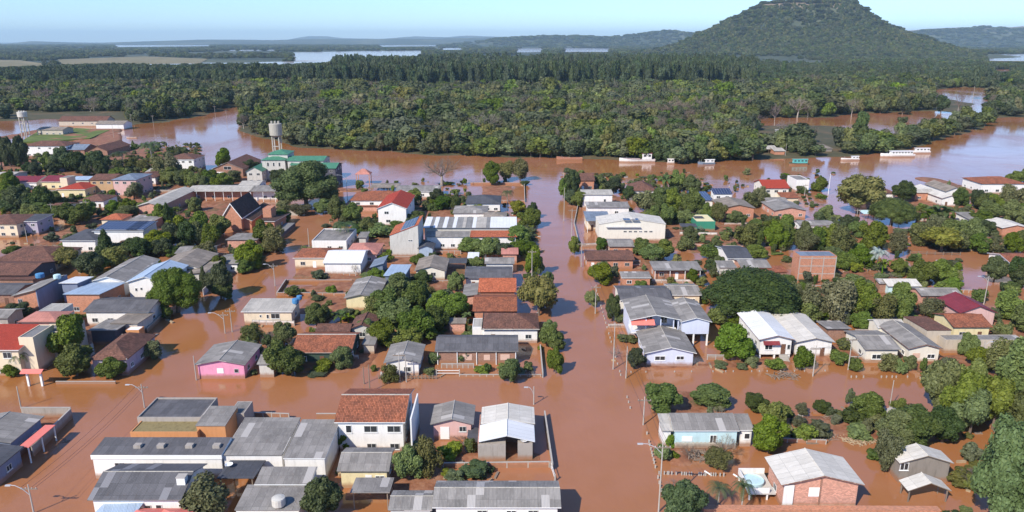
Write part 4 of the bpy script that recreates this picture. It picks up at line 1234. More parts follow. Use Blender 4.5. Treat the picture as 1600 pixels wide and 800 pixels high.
# ---- school, church, green-roofed block
hSc = H("long pale-roofed school wing | on white columns beside the church", 'GX', 290, 392, 299, 289, 4.2, 1.0, 'fibl', 'brick', posts=True, yw=2.6, cat='school', name='school')
H("x", 'GX', 389, 431, 299, 289, 4.2, 1.0, 'fib', 'white', parent=hSc, pn='wing_', posts=True, yw=2.6)
H("sloping pale-roofed school wing | running back to the river", 'GY', 213, 252, 322, 291, 4.4, 1.2, 'fibl', 'brickp', cat='school', name='school')
H("white vaulted canopy building | behind the school wing", 'GX', 372, 405, 289, 282, 4.6, .8, 'fibl', 'white')
hCh = H("steep brick church | with a black A-frame roof", 'GY', 345, 378, 341, 322, 4.6, 5.0, 'tiled', 'brick', trim='trim', win=None, cat='church', name='church', ov=.5, th=.4)
H("x", 'SR', 317, 346, 357, 345, 1.6, 2.8, 'tiled', None, parent=hCh, pn='side_', trim='trim')
H("x", 'SL', 378, 394, 345, 322, 3.2, 1.4, 'tiled', 'brick', parent=hCh, pn='aisle_', trim='trim', win=None)
H("x", 'SB', 400, 430, 351, 333, 3.0, 1.1, 'tiled', 'brick', parent=hCh, pn='chapel_', trim='trim', win=[(.55, 'shutw', 0.2, 1.2, 2)])
H("x", 'FL', 410, 423, 326, 321, 6.6, 0, 'brick', 'brick', parent=hCh, pn='bell_tower_', win=None, par=.1, side=False)
H("flat slab canopy | edging the church by the street", 'FL', 424, 440, 366, 348, 1.6, 0, 'slab', 'dgrey', win=None, par=.1, side=False)
H("grey lean-to sheds | below the church", 'SB', 352, 402, 377, 364, 2.8, .5, 'fib', 'brickp', win=None)
H("broken-gabled brick house | on the river edge", 'GY', 330, 380, 264, 250, 4.0, 3.0, 'tileb', 'brickd', trim='fibl', win=[(.25, 'shutw', 1.0, 3.2, 1.6), (.75, 'shutw', 1.0, 3.2, 1.6), (.5, 'window', 3.6, 3.4, 1.5)])
hGr = H("green-roofed civic building | with a castle-like tower", 'GY', 383, 410, 268, 256, 5.4, 2.0, 'green', 'greywh', name='civic_building', cat='civic building')
H("x", 'HP', 407, 446, 250, 237, 9.5, 1.4, 'green', 'greywh', parent=hGr, pn='tower_', win=[(.25, 'window', 6.6, .8, 1.7), (.5, 'window', 6.6, .8, 1.7), (.75, 'window', 6.6, .8, 1.7), (.3, 'window', 3.4, .8, 1.4), (.7, 'window', 3.4, .8, 1.4)])
H("x", 'HP', 417, 450, 241, 233, 11.5, 1.4, 'green', 'greywh', parent=hGr, pn='lantern_', win=None)
H("x", 'GX', 447, 506, 251, 240, 9.2, 1.2, 'green', 'greywh', parent=hGr, pn='hall_')
H("x", 'GX', 452, 502, 258, 250, 7.6, .9, 'green', 'greywh', parent=hGr, pn='aisle_', win=None)
H("x", 'GX', 496, 525, 263, 251, 8.6, 1.4, 'green', 'dgrey', parent=hGr, pn='wing_')
# ---- centre: between the streets
H("brown hip-roofed white house | beside the fresh green street tree", 'HP', 546, 636, 313, 293, 4.6, 2.2, 'tile', 'white', ridge='fibl')
H("two-storey white house | with a red gable roof", 'GY', 588, 636, 326, 305, 6.2, 2.0, 'redr', 'white', trim='trim', win=[(.3, 'window', 4.2, 1.5, 1), (.35, 'window', 1.4, 1.5, .9)])
H("small red-roofed annex | in front of the brown hip roof", 'GX', 556, 590, 322, 314, 2.6, .5, 'tile', 'brickp', win=None)
H("low white strip building | facing the river promenade", 'GX', 617, 686, 299, 287, 3.0, .8, 'fib', 'white', trim='trim')
H("collapsed plank shed | on the river promenade", 'GX', 578, 622, 293, 286, 2.0, .6, 'fibb', None, posts=4, cat='shed', name='shed')
H("boxy grey-roofed white house | beside the palm", 'FL', 487, 541, 376, 357, 3.6, 0, 'fib', 'white', win='auto', par=.3)
H("silver lean-to shed | behind the boxy white house", 'SF', 558, 573, 371, 362, 2.8, .4, 'fib', 'greywh', win=None, cat='shed', name='shed')
H("salmon hip-roofed cottage | behind the white vaulted shed", 'HP', 538, 590, 397, 379, 3.0, 1.4, 'pinkr', 'rose')
H("dark-red hip-roofed cottage | with a columned porch", 'HP', 457, 523, 403, 387, 3.2, 1.5, 'tile', 'cream', trim='trim', win=[(.2, 'window'), (.5, 'door', .1, .9, 2), (.8, 'window')])
H("white vaulted shed | with a folded metal roof", 'GX', 504, 565, 411, 390, 3.4, 1.6, 'whtr', 'white', win=None, cat='shed', name='shed')
H("blue-grey metal shed | with an open dark front", 'SR', 577, 600, 418, 405, 3.4, 1.2, 'bgr', 'bgr', win=None, cat='shed', name='shed')
H("silver-blue sheet-roofed garage | beside the metal shed", 'SB', 599, 633, 436, 413, 3.6, .9, 'bluer', 'bgr', win=None)
H("pale yellow gabled house | with a wide grey roof", 'GY', 537, 590, 466, 436, 3.2, .9, 'fib', 'yellow', win=None)
H("cream bungalow | with a grey roof and rooftop tanks", 'SF', 376, 457, 487, 466, 3.2, .6, 'fibl', 'cream', trim='trim', win=[(.35, 'window', 1.7, .5, .6), (.5, 'window', 1.4, .6, 1), (.66, 'window', 1.4, 1.9, 1.2)])
tank(462, 474, 4.0, .75, 1.2, "larger blue water tank on the cream bungalow")
tank(468, 468, 4.0, .6, 1.0, "smaller blue water tank on the cream bungalow")
hPk = H("pink house | with a charcoal gable roof at the cross street", 'GY', 303, 383, 570, 538, 3.0, .9, 'fib', 'pink', trim='fib', win=[(.48, 'shutw', 1.1, 1.2, 1.0), (.83, 'window', 1.2, .8, .8)])
H("whitewashed side house | squeezed beside the pink house", 'GX', 401, 428, 569, 552, 2.8, .7, 'fib', 'greywh', win=None)
H("terracotta-roofed dark green house | with a scalloped gable edge", 'GX', 454, 549, 551, 519, 2.9, 1.6, 'tile', 'dkg', trim='fibl', ridge='fibl')
H("maroon-brown gabled cottage | behind the terracotta roof", 'GY', 545, 585, 514, 494, 2.9, 1.0, 'tileb', 'greywh', win='auto')
H("long reddish-brown roof | joined to the brown cottage", 'GX', 492, 547, 518, 505, 2.8, .7, 'tileb', 'brickp', win=None)
H("small moss-green shed | near the flooded gate posts", 'SF', 565, 586, 538, 524, 2.4, .3, 'fib', 'beigew', win=None, cat='shed', name='shed')
H("white grey-gabled cottage | with two utility poles in front", 'GY', 599, 657, 567, 538, 2.8, .8, 'fib', 'white', trim='fib', win=[(.2, 'window', .7), (.65, 'window', .8)])
H("long dark-roofed brick house | with pale wooden shutters", 'GX', 679, 810, 549, 523, 2.9, 1.2, 'fibd', 'brickd', trim='fib', win=[(.02, 'window', 1.2, .3, .5), (.38, 'shut', .9, 1.8, 1.2), (.63, 'shut', .9, 1.2, 1.1), (.86, 'shut', .9, 1.8, 1.2)], posts=True)
H("brown hip-roofed white house | facing the big street tree", 'HP', 753, 843, 515, 489, 3.2, 1.8, 'tileb', 'white', ridge='fibl')
H("small white-and-grey annex | beside the facing brown hip roof", 'FL', 738, 758, 511, 497, 3.0, 0, 'fibl', 'white', win=None, par=.1, side=False)
H("orange-roofed brick house | lower of the two orange roofs", 'GX', 738, 808, 486, 460, 3.2, 1.2, 'tile', 'brick', win=None)
H("bright-orange gabled house | upper of the two orange roofs", 'GX', 747, 807, 456, 434, 3.6, 1.5, 'tileo', 'brick', win=None)
H("grey lean-to annex | beside the orange roofs", 'SR', 722, 746, 463, 444, 3.0, .5, 'fib', 'brickp', win=None)
H("dark-and-pale grey-roofed white house | above the orange roofs", 'GX', 725, 801, 435, 416, 3.0, .8, 'fibd', 'white')
H("narrow grey-roofed house | behind the dark-and-pale roof", 'GX', 757, 804, 412, 402, 2.9, .7, 'fib', 'white')
H("salmon tin-roofed hut | by the street bushes", 'GX', 783, 810, 397, 386, 2.8, .7, 'pinkr', 'brickp', win=None, cat='hut', name='hut')
H("cream-walled cottage | with a brownish grey gable", 'GY', 647, 697, 423, 404, 2.8, 1.2, 'fibb', 'ivory', win=[(.6, 'window', 1.2)])
H("striped-roof pergola | in the middle yard", 'SF', 697, 729, 411, 403, 2.6, .3, 'dslate', None, posts=4, cat='shed', name='pergola')
H("small white hut | beside the pergola", 'SF', 730, 748, 403, 394, 2.6, .4, 'whtr', 'white', win=None, cat='hut', name='hut')
H("grey lean-to roof | sunk in the middle greenery", 'GX', 664, 702, 472, 460, 2.6, .6, 'fibb', 'brickp', win=None)
H("low roof corner | among trees behind the dark-roofed brick house", 'SF', 700, 728, 505, 497, 2.6, .4, 'fibb', 'brickp', win=None)
hTo = H("tall whitewashed tower house | with an orange and solar mono-pitch roof", 'SR', 608, 654, 368, 352, 6.4, 3.2, 'tileo', 'greywh', trim='redr', win=[(.72, 'window', 4.6, 1.3, .5)], ov=.12)
H("small slate-roofed pale blue house | beside the tower house", 'GY', 652, 678, 388, 380, 2.8, .9, 'dslate', 'bluer', win=None)
hSt = H("striped-roof warehouse | with white and dark sheets", 'SF', 661, 808, 356, 339, 5.2, .8, 'striped', 'greywh', win=None, cat='warehouse', name='warehouse', side=False)
H("long low grey-roofed row | in front of the striped warehouse", 'SF', 665, 733, 370, 361, 4.2, .5, 'fib', 'white', win='auto')
H("low row with a red tile strip | in front of the striped warehouse", 'SF', 734, 808, 370, 360, 4.0, .5, 'tileo', 'white', win=None)
H("dark slate hip-roofed house | near the mud-filled enclosure", 'HP', 727, 783, 318, 302, 3.6, 1.8, 'dslate', 'white')
H("grey hip-roofed house | left of the slate hip roof", 'HP', 707, 762, 333, 321, 3.2, 1.4, 'fib', 'white')
H("brownish roof sliver | behind the striped warehouse", 'HP', 755, 792, 340, 331, 3.2, 1.0, 'fibb', 'white', win=None)
# ---- right of the main street, far rows
H("brown-roofed brick house | on the river corner", 'GX', 904, 930, 282, 266, 4.4, 2.0, 'tileb', 'brick')
H("brown hip-roofed kiosk house | on the river bank", 'HP', 988, 1027, 298, 279, 3.2, 2.4, 'tileb', 'white')
H("white flat-fronted house | second row from the river", 'SF', 909, 959, 304, 296, 5.2, .5, 'fibl', 'white', win=[(.75, 'window', 2.2, .8, 1.2)])
H("long grey-roofed white house | with a red door", 'SF', 917, 985, 324, 315, 4.2, .5, 'fib', 'white', win=[(.35, 'door', .8, 1, 2), (.7, 'window', 1.8)])
H("dark blue-roofed porch building | beside the big warehouse", 'SF', 916, 955, 345, 330, 4.0, .8, 'bgr', 'cream', posts=True, yw=2.5)
hWh = H("big cream-white warehouse | with a blank sunlit front", 'GY', 936, 1041, 350, 338, 5.6, 1.6, 'fibw', 'ivory', win=None, cat='warehouse', name='warehouse', ov=.15, side=False)
x0_, y0_ = local(hWh, 975, 349, 6.2); x1_ = local(hWh, 1000, 349, 6.2)[0]
for q in (0, 1):
    panel(hWh, x0_ + q * 2.5, x0_ + q * 2.5 + 2.2, y0_ + .8, y0_ + 3.2, lambda x, y: 6.9)
x0_ = local(hWh, 948, 356, 4.8)[0]; x1_ = local(hWh, 1002, 356, 4.8)[0]
wy_ = HOUSES[-1][4] - hWh.location.y + .15
MB().box(x0_, x1_, wy_ - .8, wy_, 4.6, 4.75).build('canopy', M['metal'], hWh)
for q in range(6): window(hWh, ('f', wy_), x0_ + 6 + q * 1.6, 2.9, 1.0, .5, 'window', False)
H("grey-roofed white cottage | below the big warehouse", 'GX', 951, 992, 385, 373, 2.9, .8, 'fib', 'brick')
H("long brown-roofed brick house | along the main street", 'GX', 915, 992, 406, 391, 2.9, 1.1, 'tileb', 'brick')
hSo = H("white house with a solar pergola | near the bamboo", 'SF', 1085, 1116, 313, 299, 4.0, .8, 'solar', 'white', win=None)
H("white house with tilted solar rows | next to the solar pergola", 'SF', 1115, 1145, 303, 294, 5.4, 1.2, 'solar', 'white', win='auto')
H("yellow-roofed green house | beside a dark carport", 'FL', 1088, 1118, 346, 335, 3.3, 0, 'yellow', 'greenw', win=None, par=.1)
MB().box(-2.6, .6, -1.0, 2.4, 3.3, 3.36).build('roof_hole_patch', M['dslate'], HOUSES[-1][0])  # added dark sheet; its colour stands for shade in a roof hole
H("dark net carport | in front of the yellow-roofed house", 'SF', 1064, 1090, 354, 349, 3.0, .3, 'dslate', None, posts=4, cat='carport', name='carport')
H("square brick house | with a brownish grey gable roof", 'GY', 1128, 1181, 325, 312, 4.2, 1.2, 'fibb', 'brick')
H("white villa | with a bright red tiled roof", 'GX', 1193, 1235, 294, 276, 5.6, 2.2, 'redr', 'ivory')
H("small red-tiled annex | below the white villa", 'GX', 1222, 1250, 309, 299, 3.0, 1.0, 'tile', 'cream', win=None)
H("pinkish-walled low house | with a grey gable", 'GY', 1210, 1262, 329, 315, 3.2, 1.2, 'fib', 'brickp')
H("narrow grey-roofed row | behind the pinkish-walled house", 'GX', 1198, 1232, 314, 308, 3.2, .6, 'fib', 'cream', win=None)
H("long thin grey roof | beside the inlet", 'GX', 1250, 1306, 352, 344, 2.6, .6, 'fib', 'white')
H("round-topped white tank house | in the inlet water", 'FL', 1245, 1265, 281, 274, 5.0, 0, 'fib', 'white', win=None, par=.2)
H("dark solar-roofed cabin | with a white trim edge", 'GX', 1137, 1177, 404, 382, 3.2, 1.2, 'dslate', 'white', trim='trim')
H("grey-and-white brick bungalow | with a long veranda", 'SF', 1021, 1098, 422, 408, 3.0, .5, 'fib', 'brick', posts=True, yw=1.2)
H("little grey-roofed brick hut | near the street tree", 'SF', 971, 1018, 434, 424, 2.7, .5, 'fib', 'brick', trim='trim', cat='hut', name='hut')
H("arched-porch cream house | with a wide charcoal roof", 'GX', 968, 1052, 469, 446, 3.2, 1.0, 'fibd', 'ivory', trim='trim')
H("cream annex | under the charcoal roof extension", 'GX', 1048, 1097, 461, 443, 3.0, .9, 'fib', 'cream', win='auto', trim='trim')
H("grey roof cluster with junk | beyond the umbrella tree", 'SF', 1124, 1152, 418, 407, 2.8, .5, 'fib', 'greywh')
H("pale grey-and-red roofed sheds | beyond the umbrella tree", 'GX', 1158, 1206, 418, 404, 2.8, .8, 'fib', 'brickp', win=None)
H("small rust-red tin roof | near the brick cube", 'SF', 1203, 1232, 425, 415, 2.4, .3, 'tile', 'brickd', win=None)
hBx = H("three-storey bare brick cube | with a flat grey roof", 'FL', 1250, 1308, 400, 392, 6.8, 0, 'bgr', 'brick', win=None, par=.15)
for q in (1.9, 4.0, 6.1):
    X0_, X1_, Y0_ = HOUSES[-1][2] - hBx.location.x, HOUSES[-1][3] - hBx.location.x, HOUSES[-1][4] - hBx.location.y
    MB().box(X0_ + .05, X1_ - .05, Y0_ - .03, Y0_, q, q + .22).build('concrete_band', M['concp'], hBx)
for q in (0, .33, .66, 1):
    MB().box(X0_ + (X1_ - X0_ - .2) * q, X0_ + (X1_ - X0_ - .2) * q + .2, Y0_ - .05, Y0_ - .004, -.6, 6.6).build('column', M['concp'], hBx)
# ---- right of the main street, nearer
hM = H("two-storey lavender house | with a balcony under a broad grey gable", 'GY', 985, 1065, 500, 468, 5.6, 1.1, 'fib', 'lav', trim='trim', win=None, yw=4.5, name='house')
X0_, X1_, Y0_, Y1_ = [HOUSES[-1][i] - (hM.location.x if i < 4 else hM.location.y) for i in (2, 3, 4, 5)]
MB().box(X0_ + .4, X1_ - .4, Y0_ + .5, Y0_ + 4.5, 2.5, 2.75).build('balcony_floor', M['white'], hM)
MB().box(X0_ + .4, X1_ - .4, Y0_ + .5, Y0_ + .62, 2.75, 3.2).build('balcony_rail', M['lav'], hM)
for q in (0, .3, .62, .9, 1): MB().box(X0_ + .4 + (X1_ - X0_ - 1.0) * q, X0_ + .6 + (X1_ - X0_ - 1.0) * q, Y0_ + .51, Y0_ + .7, 3.2, 5.5).build('post', M['lav'], hM)
for q in (.15, .45, .75): window(hM, ('f', Y0_ + 4.5), X0_ + (X1_ - X0_) * q, 3.2, 1.3, 1.5, 'window', True)
mb = MB(); mb.face([(X0_ + .2, Y0_ - .6, 4.75), (X0_ + 5.0, Y0_ - .6, 4.75), (X0_ + 5.0, Y0_ + 1.0, 5.45), (X0_ + .2, Y0_ + 1.0, 5.45)]); mb.face([(X0_ + .2, Y0_ + 1.0, 5.37), (X0_ + 5.0, Y0_ + 1.0, 5.37), (X0_ + 5.0, Y0_ - .6, 4.67), (X0_ + .2, Y0_ - .6, 4.67)])
mb.build('awning', M['coral'], hM)
hM2 = H("lavender garage house | raised on white columns", 'GY', 1064, 1113, 503, 470, 5.4, .9, 'fib', 'lav', trim='trim', win=None, zb=2.6)
X0_, X1_, Y0_, Y1_ = [HOUSES[-1][i] - (hM2.location.x if i < 4 else hM2.location.y) for i in (2, 3, 4, 5)]
for q in (0, .45, 1): MB().box(X0_ + .5 + (X1_ - X0_ - 1.3) * q, X0_ + .8 + (X1_ - X0_ - 1.3) * q, Y0_ + .5, Y0_ + .8, -.6, 2.6).build('column', M['trim'], hM2)
MB().box(X0_ + .5, X1_ - .5, Y0_ + 6.0, Y1_ - .6, -.6, 2.6).build('ground_floor_wall', M['violet'], hM2)
H("pale lavender cottage | with a low grey gable at the street", 'GY', 1008, 1089, 552, 517, 3.0, 1.2, 'fib', 'lav', trim='trim', win=[(.28, 'window', 1.3, 2.0, .9), (.72, 'window', 1.4, 1.5, .8)], ov=.55)
hV = H("white veranda house | with a bright white roof on stilts", 'GY', 1186, 1243, 531, 489, 4.2, .9, 'whtr', 'white', trim='brickd', zb=.9, win=[(.28, 'window', 1.9, 1.5, 1.2), (.75, 'door', 1.0, .9, 2.1), (.92, 'window', 2.0, .6, 1.0)], ov=.5, fz=2.0)
X0_, X1_, Y0_, Y1_ = [HOUSES[-1][i] - (hV.location.x if i < 4 else hV.location.y) for i in (2, 3, 4, 5)]
for q in (0, .5, 1):
    for r_ in (0, .5, 1): MB().box(X0_ + .55 + (X1_ - X0_ - 1.4) * q, X0_ + .85 + (X1_ - X0_ - 1.4) * q, Y0_ + .6 + (Y1_ - Y0_ - 1.5) * r_, Y0_ + .9 + (Y1_ - Y0_ - 1.5) * r_, -.6, .9).build('stilt', M['trim'], hV)
mb = MB()
for q in range(5): mb.box(X0_ + (X1_ - X0_) * .62, X0_ + (X1_ - X0_) * .85, Y0_ + .45 - .35 * (q + 1), Y0_ + .5 - .35 * q, -.5, .85 - .2 * q)
mb.build('front_steps', M['concp'], hV)
mb = MB().face([(X0_ + 1.0, Y0_ - .2, 3.2), (X0_ + 4.2, Y0_ - .2, 3.2), (X0_ + 4.2, Y0_ + .5, 3.75), (X0_ + 1.0, Y0_ + .5, 3.75)]); mb.face([(X0_ + 1.0, Y0_ + .5, 3.7), (X0_ + 4.2, Y0_ + .5, 3.7), (X0_ + 4.2, Y0_ - .2, 3.14), (X0_ + 1.0, Y0_ - .2, 3.14)]).build('awning', M['maroon'], hV)
H("beige-roofed white house | beside the white veranda house", 'GY', 1243, 1306, 535, 491, 3.4, .9, 'fibw', 'white', trim='fibb', ov=.5)
H("mud-brown shed | behind the concrete utility pole", 'SB', 1292, 1331, 517, 501, 2.8, .5, 'fib', 'brickd', win=None, cat='shed', name='shed')
H("slate-grey-roofed ivory house | with an inset porch", 'GX', 1352, 1409, 546, 516, 3.0, .9, 'fib', 'ivory', trim='fib', win=[(.35, 'window', .8, 1.8, 1.0), (.82, 'shut', .9, 1.1, 1.0)])
H("ivory gabled house | with a long grey roof", 'GY', 1420, 1474, 545, 506, 3.2, .9, 'fib', 'ivory', trim='brickd', win=[(.25, 'shut', 1.1, 1.4, 1.0), (.75, 'window', 1.0, 1.5, .9)])
H("pale-roofed ivory house | behind the grey-roofed pair", 'GX', 1372, 1417, 512, 499, 3.0, .9, 'fibl', 'ivory', trim='trim', win=None)
H("brown lean-to roof | behind the plastered yard wall", 'SB', 1448, 1487, 520, 494, 3.4, .6, 'tileb', 'beigew', win=None, ov=.1)
H("rust-brown-roofed yellow house | behind the plastered yard wall", 'GX', 1490, 1552, 511, 489, 3.2, 1.2, 'tile', 'yellow')
H("long plastered wall building | with a grey coping roof", 'FL', 1478, 1600, 531, 523, 2.9, 0, 'fib', 'beigew', win=None, par=.08, side=False)
H("maroon metal-roofed house | with a pale pink gable", 'GY', 1500, 1560, 489, 466, 3.6, 1.6, 'maroon', 'rose', win=None, trim='maroon')
H("low grey-roofed hut | before the lilac inlet", 'GX', 1440, 1506, 462, 449, 2.8, .8, 'fib', 'brickp', cat='hut', name='hut')
H("turquoise-walled cottage | with a pale metal roof", 'GX', 1388, 1441, 447, 435, 2.9, .8, 'fibw', 'teal', win='auto')
H("grey plank shed | beside the turquoise cottage", 'SF', 1374, 1398, 443, 435, 3.0, .5, 'fib', 'brickd', win=None, cat='shed', name='shed')
H("brown-roofed white house | at the right edge by the inlet", 'GX', 1580, 1680, 412, 395, 3.4, 1.2, 'tile', 'white', trim='trim')
H("pale-roofed orange-walled house | at the right edge", 'GY', 1566, 1612, 356, 344, 3.0, 1.0, 'fibw', 'brick', win=None, trim='trim')
H("tiny slate-grey cabin | buried in greenery at the right", 'SF', 1515, 1540, 343, 331, 3.0, .6, 'fib', 'white')
H("white river house | with a broad pale gable roof", 'GY', 1472, 1503, 310, 292, 3.4, 1.2, 'fibw', 'white', trim='brickd')
H("weathered beige-roofed barn | behind the broad pale gable", 'GY', 1478, 1510, 299, 287, 4.0, 1.6, 'fibb', 'white')
H("brick river shed | with a patchy pale roof", 'GX', 1430, 1460, 301, 295, 3.6, 1.0, 'fibl', 'brick', cat='shed', name='shed')
H("white two-storey river house | with a wide brown hip roof", 'HP', 1534, 1606, 287, 273, 4.4, 1.8, 'tile', 'white')
H("steep orange-roofed boathouse | between the yellow and dark trees", 'GY', 1358, 1384, 308, 296, 3.0, 3.0, 'tileo', 'brickd', win=None)
H("dull brown hip-roofed house | behind the steep orange roof", 'HP', 1374, 1402, 302, 291, 3.4, 1.4, 'tileb', 'white', win=None)
H("teal tarp canopy | on posts by the yellow tree", 'SF', 1350, 1368, 334, 328, 2.2, .4, 'teal', None, posts=4, cat='canopy', name='canopy')
# ---- right foreground
hTl = H("pale turquoise house | with a long grey sheet roof and picket front", 'SF', 1053, 1156, 673, 645, 3.2, .9, 'fib', 'teal', trim='trim', win=[(.2, 'shutw', 1.2, 1.6, .9), (.62, 'window', .9, 1.0, 1.4)])
H("x", 'SF', 1034, 1052, 673, 646, 3.0, .9, 'fibl', 'white', parent=hTl, pn='side_', win=None)
H("x", 'SF', 1156, 1179, 672, 646, 3.0, .9, 'fib', 'white', parent=hTl, pn='porch_', trim='trim', win=[(.6, 'window', 1.3, .9, 1.0)])
X0_, X1_, Y0_, Y1_ = [HOUSES[-1][i] - (hTl.location.x if i < 4 else hTl.location.y) for i in (2, 3, 4, 5)]
mb = MB(); mb.box(X0_ + .2, X0_ + 7.4, Y0_ - .34, Y0_ - .30, .45, .55)
for q in range(36): mb.box(X0_ + .2 + q * .2, X0_ + .34 + q * .2, Y0_ - .30, Y0_ - .27, -.4, 1.35 + .05 * (q % 3))
mb.build('picket_panel', M['beigew'], hTl)
hBr = H("salmon-brick house | with a broad beige roof beside a pool deck", 'GY', 1221, 1352, 758, 714, 4.0, 1.4, 'fibw', 'brickp', trim='brickd', win=[(.42, 'shutw', 1.9, 1.5, 1.35), (.06, 'window', 1.9, 1.0, 1.5)], ov=.6, zb=-.3)
X0_, X1_, Y0_, Y1_ = [HOUSES[-1][i] - (hBr.location.x if i < 4 else hBr.location.y) for i in (2, 3, 4, 5)]
MB().box(X0_ + .62, X0_ + 1.9, Y0_ + .35, Y0_ + .585, .2, 3.7).build('entrance_wall', M['white'], hBr)
MB().box(-.15, .05, Y0_ + .5, Y0_ + .585, .66, 4.6).build('pilaster', M['brickd'], hBr)
MB().box(X0_ + .5, X1_ - .6, Y0_ + .5, Y0_ + .58, .45, .65).build('concrete_band', M['beigew'], hBr)
dx0, dy0 = local(hBr, 1170, 770, 1.2); dx1, dy1 = local(hBr, 1214, 738, 1.2)
MB().box(dx0, X0_ + .4, dy0, dy1, .9, 1.1).build('deck', M['greywh'], hBr)
mb = MB(); mb.box(dx0, dx0 + .12, dy0, dy1, 1.1, 1.9); mb.box(dx0 + .12, X0_ + .4, dy1 - .12, dy1, 1.1, 1.9); mb.box(dx0 + .12, dx0 + 2.8, dy0, dy0 + .12, 1.1, 1.9)
mb.build('deck_parapet', M['white'], hBr)
for q in ((dx0 + .1, dy0 + .1), (dx0 + 2.5, dy0 + .1), (dx0 + .1, dy1 - .3)): MB().box(q[0], q[0] + .2, q[1], q[1] + .2, -.6, .9).build('stilt', M['trim'], hBr)
pxx, pyy = G(1181, 757, 1.5)
pr = empty('paddling_pool', (pxx, pyy + 1.0, 1.12), "round turquoise paddling pool on the white deck", 'pool')
MB().lathe([(1.35, 0), (1.42, .55), (1.35, .58), (1.30, .4)], n=24).build('pool_rim', M['teal'], pr)
MB().lathe([(1.29, .41), (1.29, .44)], n=24).build('pool_water', M['teal'], pr)
# grey boathouse-like cabin
hCb = H("weathered plank cabin | with a pale sheet roof by the giant tree", 'GY', 1406, 1491, 724, 704, 3.3, 1.2, 'fibw', 'wood', trim='woodp', win=[(.08, 'window', 2.0, 1.2, 1.2)], ov=.35)
H("x", 'GY', 1419, 1487, 767, 750, 1.9, 1.2, 'fibw', None, parent=hCb, pn='porch_', posts=4, trim='woodp')
H("lopsided pale roof | floating among shrubs", 'GY', 1390, 1421, 655, 641, .9, .6, 'fibl', 'woodp', win=None, cat='hut', name='hut')
# river huts on the far bank
H("dark stilt hut | with a pale roof on the far bank", 'GX', 1187, 1216, 233, 227, 3.0, 1.2, 'fibl', None, posts=4, cat='hut', name='hut')
H("rusty-walled river hut | beside a tall thin pole", 'GX', 1210, 1228, 236, 229, 2.8, 1.0, 'fibl', 'brick', win=None, cat='hut', name='hut')
H("brownish flat-roofed river hut | behind the small white boat", 'SF', 1275, 1302, 232, 225, 2.6, .6, 'fibb', 'wood', win=None, cat='hut', name='hut')
H("silver-roofed forest hut | at the lagoon edge", 'SF', 1222, 1251, 208, 202, 3.0, .8, 'fibl', 'white', win=None, cat='hut', name='hut')
H("tiny white hut | at the river island", 'GX', 1377, 1384, 214, 210, 3.0, .8, 'fibl', 'white', win=None, cat='hut', name='hut')
# orange pavilion
pv_ = empty('pavilion', (*G(569, 287, 0), 0), "orange-roofed riverside pavilion on slender posts", 'pavilion')
HOUSES.append((pv_, "orange riverside pavilion", pv_.location.x - 3, pv_.location.x + 3, pv_.location.y - 2, pv_.location.y + 2))
mb, _r = roof_mb('HP', -3.3, 3.3, -2.6, 2.6, 4.6, 2.0); mb.build('roof', M['pinkr'], pv_)
for a in (-2.8, 2.8):
    for b in (-2.2, 2.2): MB().box(a - .12, a + .12, b - .12, b + .12, -.6, 4.5).build('post', M['orangew'], pv_)

# stripes: the pale sheets of the warehouse roof, laid over the darker ones
_h = [q for q in HOUSES if q[0] is hSt][0]; W_ = _h[3] - _h[2]; D_ = _h[5] - _h[4]
zfS = roofz_fn('SF', -W_ / 2, W_ / 2, -D_ / 2, D_ / 2, 5.2, .8)
for a, b in ((0, .07), (.105, .15), (.205, .25), (.31, .35), (.415, .45), (.52, .56), (.56, .67), (.71, .998)):
    o = panel(hSt, -W_ / 2 + W_ * a + .01, -W_ / 2 + W_ * b - .01, -D_ / 2 + .02, D_ / 2 - .02, zfS, 'roof_sheet', .02, 'fibl' if (a in (.415, .56)) else 'whtr')
# solar arrays
_h = [q for q in HOUSES if q[0] is hS2][0]; W_ = _h[3] - _h[2]; D_ = _h[5] - _h[4]
zfS = roofz_fn('SF', -W_ / 2, W_ / 2, -D_ / 2, D_ / 2, 5.6, .8)
for k in range(12):
    a = -W_ / 2 + .6 + k * 1.06
    panel(hS2, a, a + 1.0, -D_ / 2 + .8, D_ / 2 - 1.0, zfS)
for k in range(5):
    a = -W_ / 2 + W_ * .62 + k * 1.06
    if a + 1 < W_ / 2: panel(hS2, a + .3, a + 1.3, -D_ / 2 + .8, D_ / 2 - 1.0, zfS)
_h = [q for q in HOUSES if q[0] is hTo][0]; W_ = _h[3] - _h[2]; D_ = _h[5] - _h[4]
zfS = roofz_fn('SR', -W_ / 2, W_ / 2, -D_ / 2, D_ / 2, 6.4, 3.2)
for k in range(5):
    a = -W_ / 2 + W_ * .38 + k * 1.04
    if a + 1 < W_ / 2 - .3: panel(hTo, a, a + 1.0, -D_ / 2 + .5, D_ / 2 - .5, zfS)

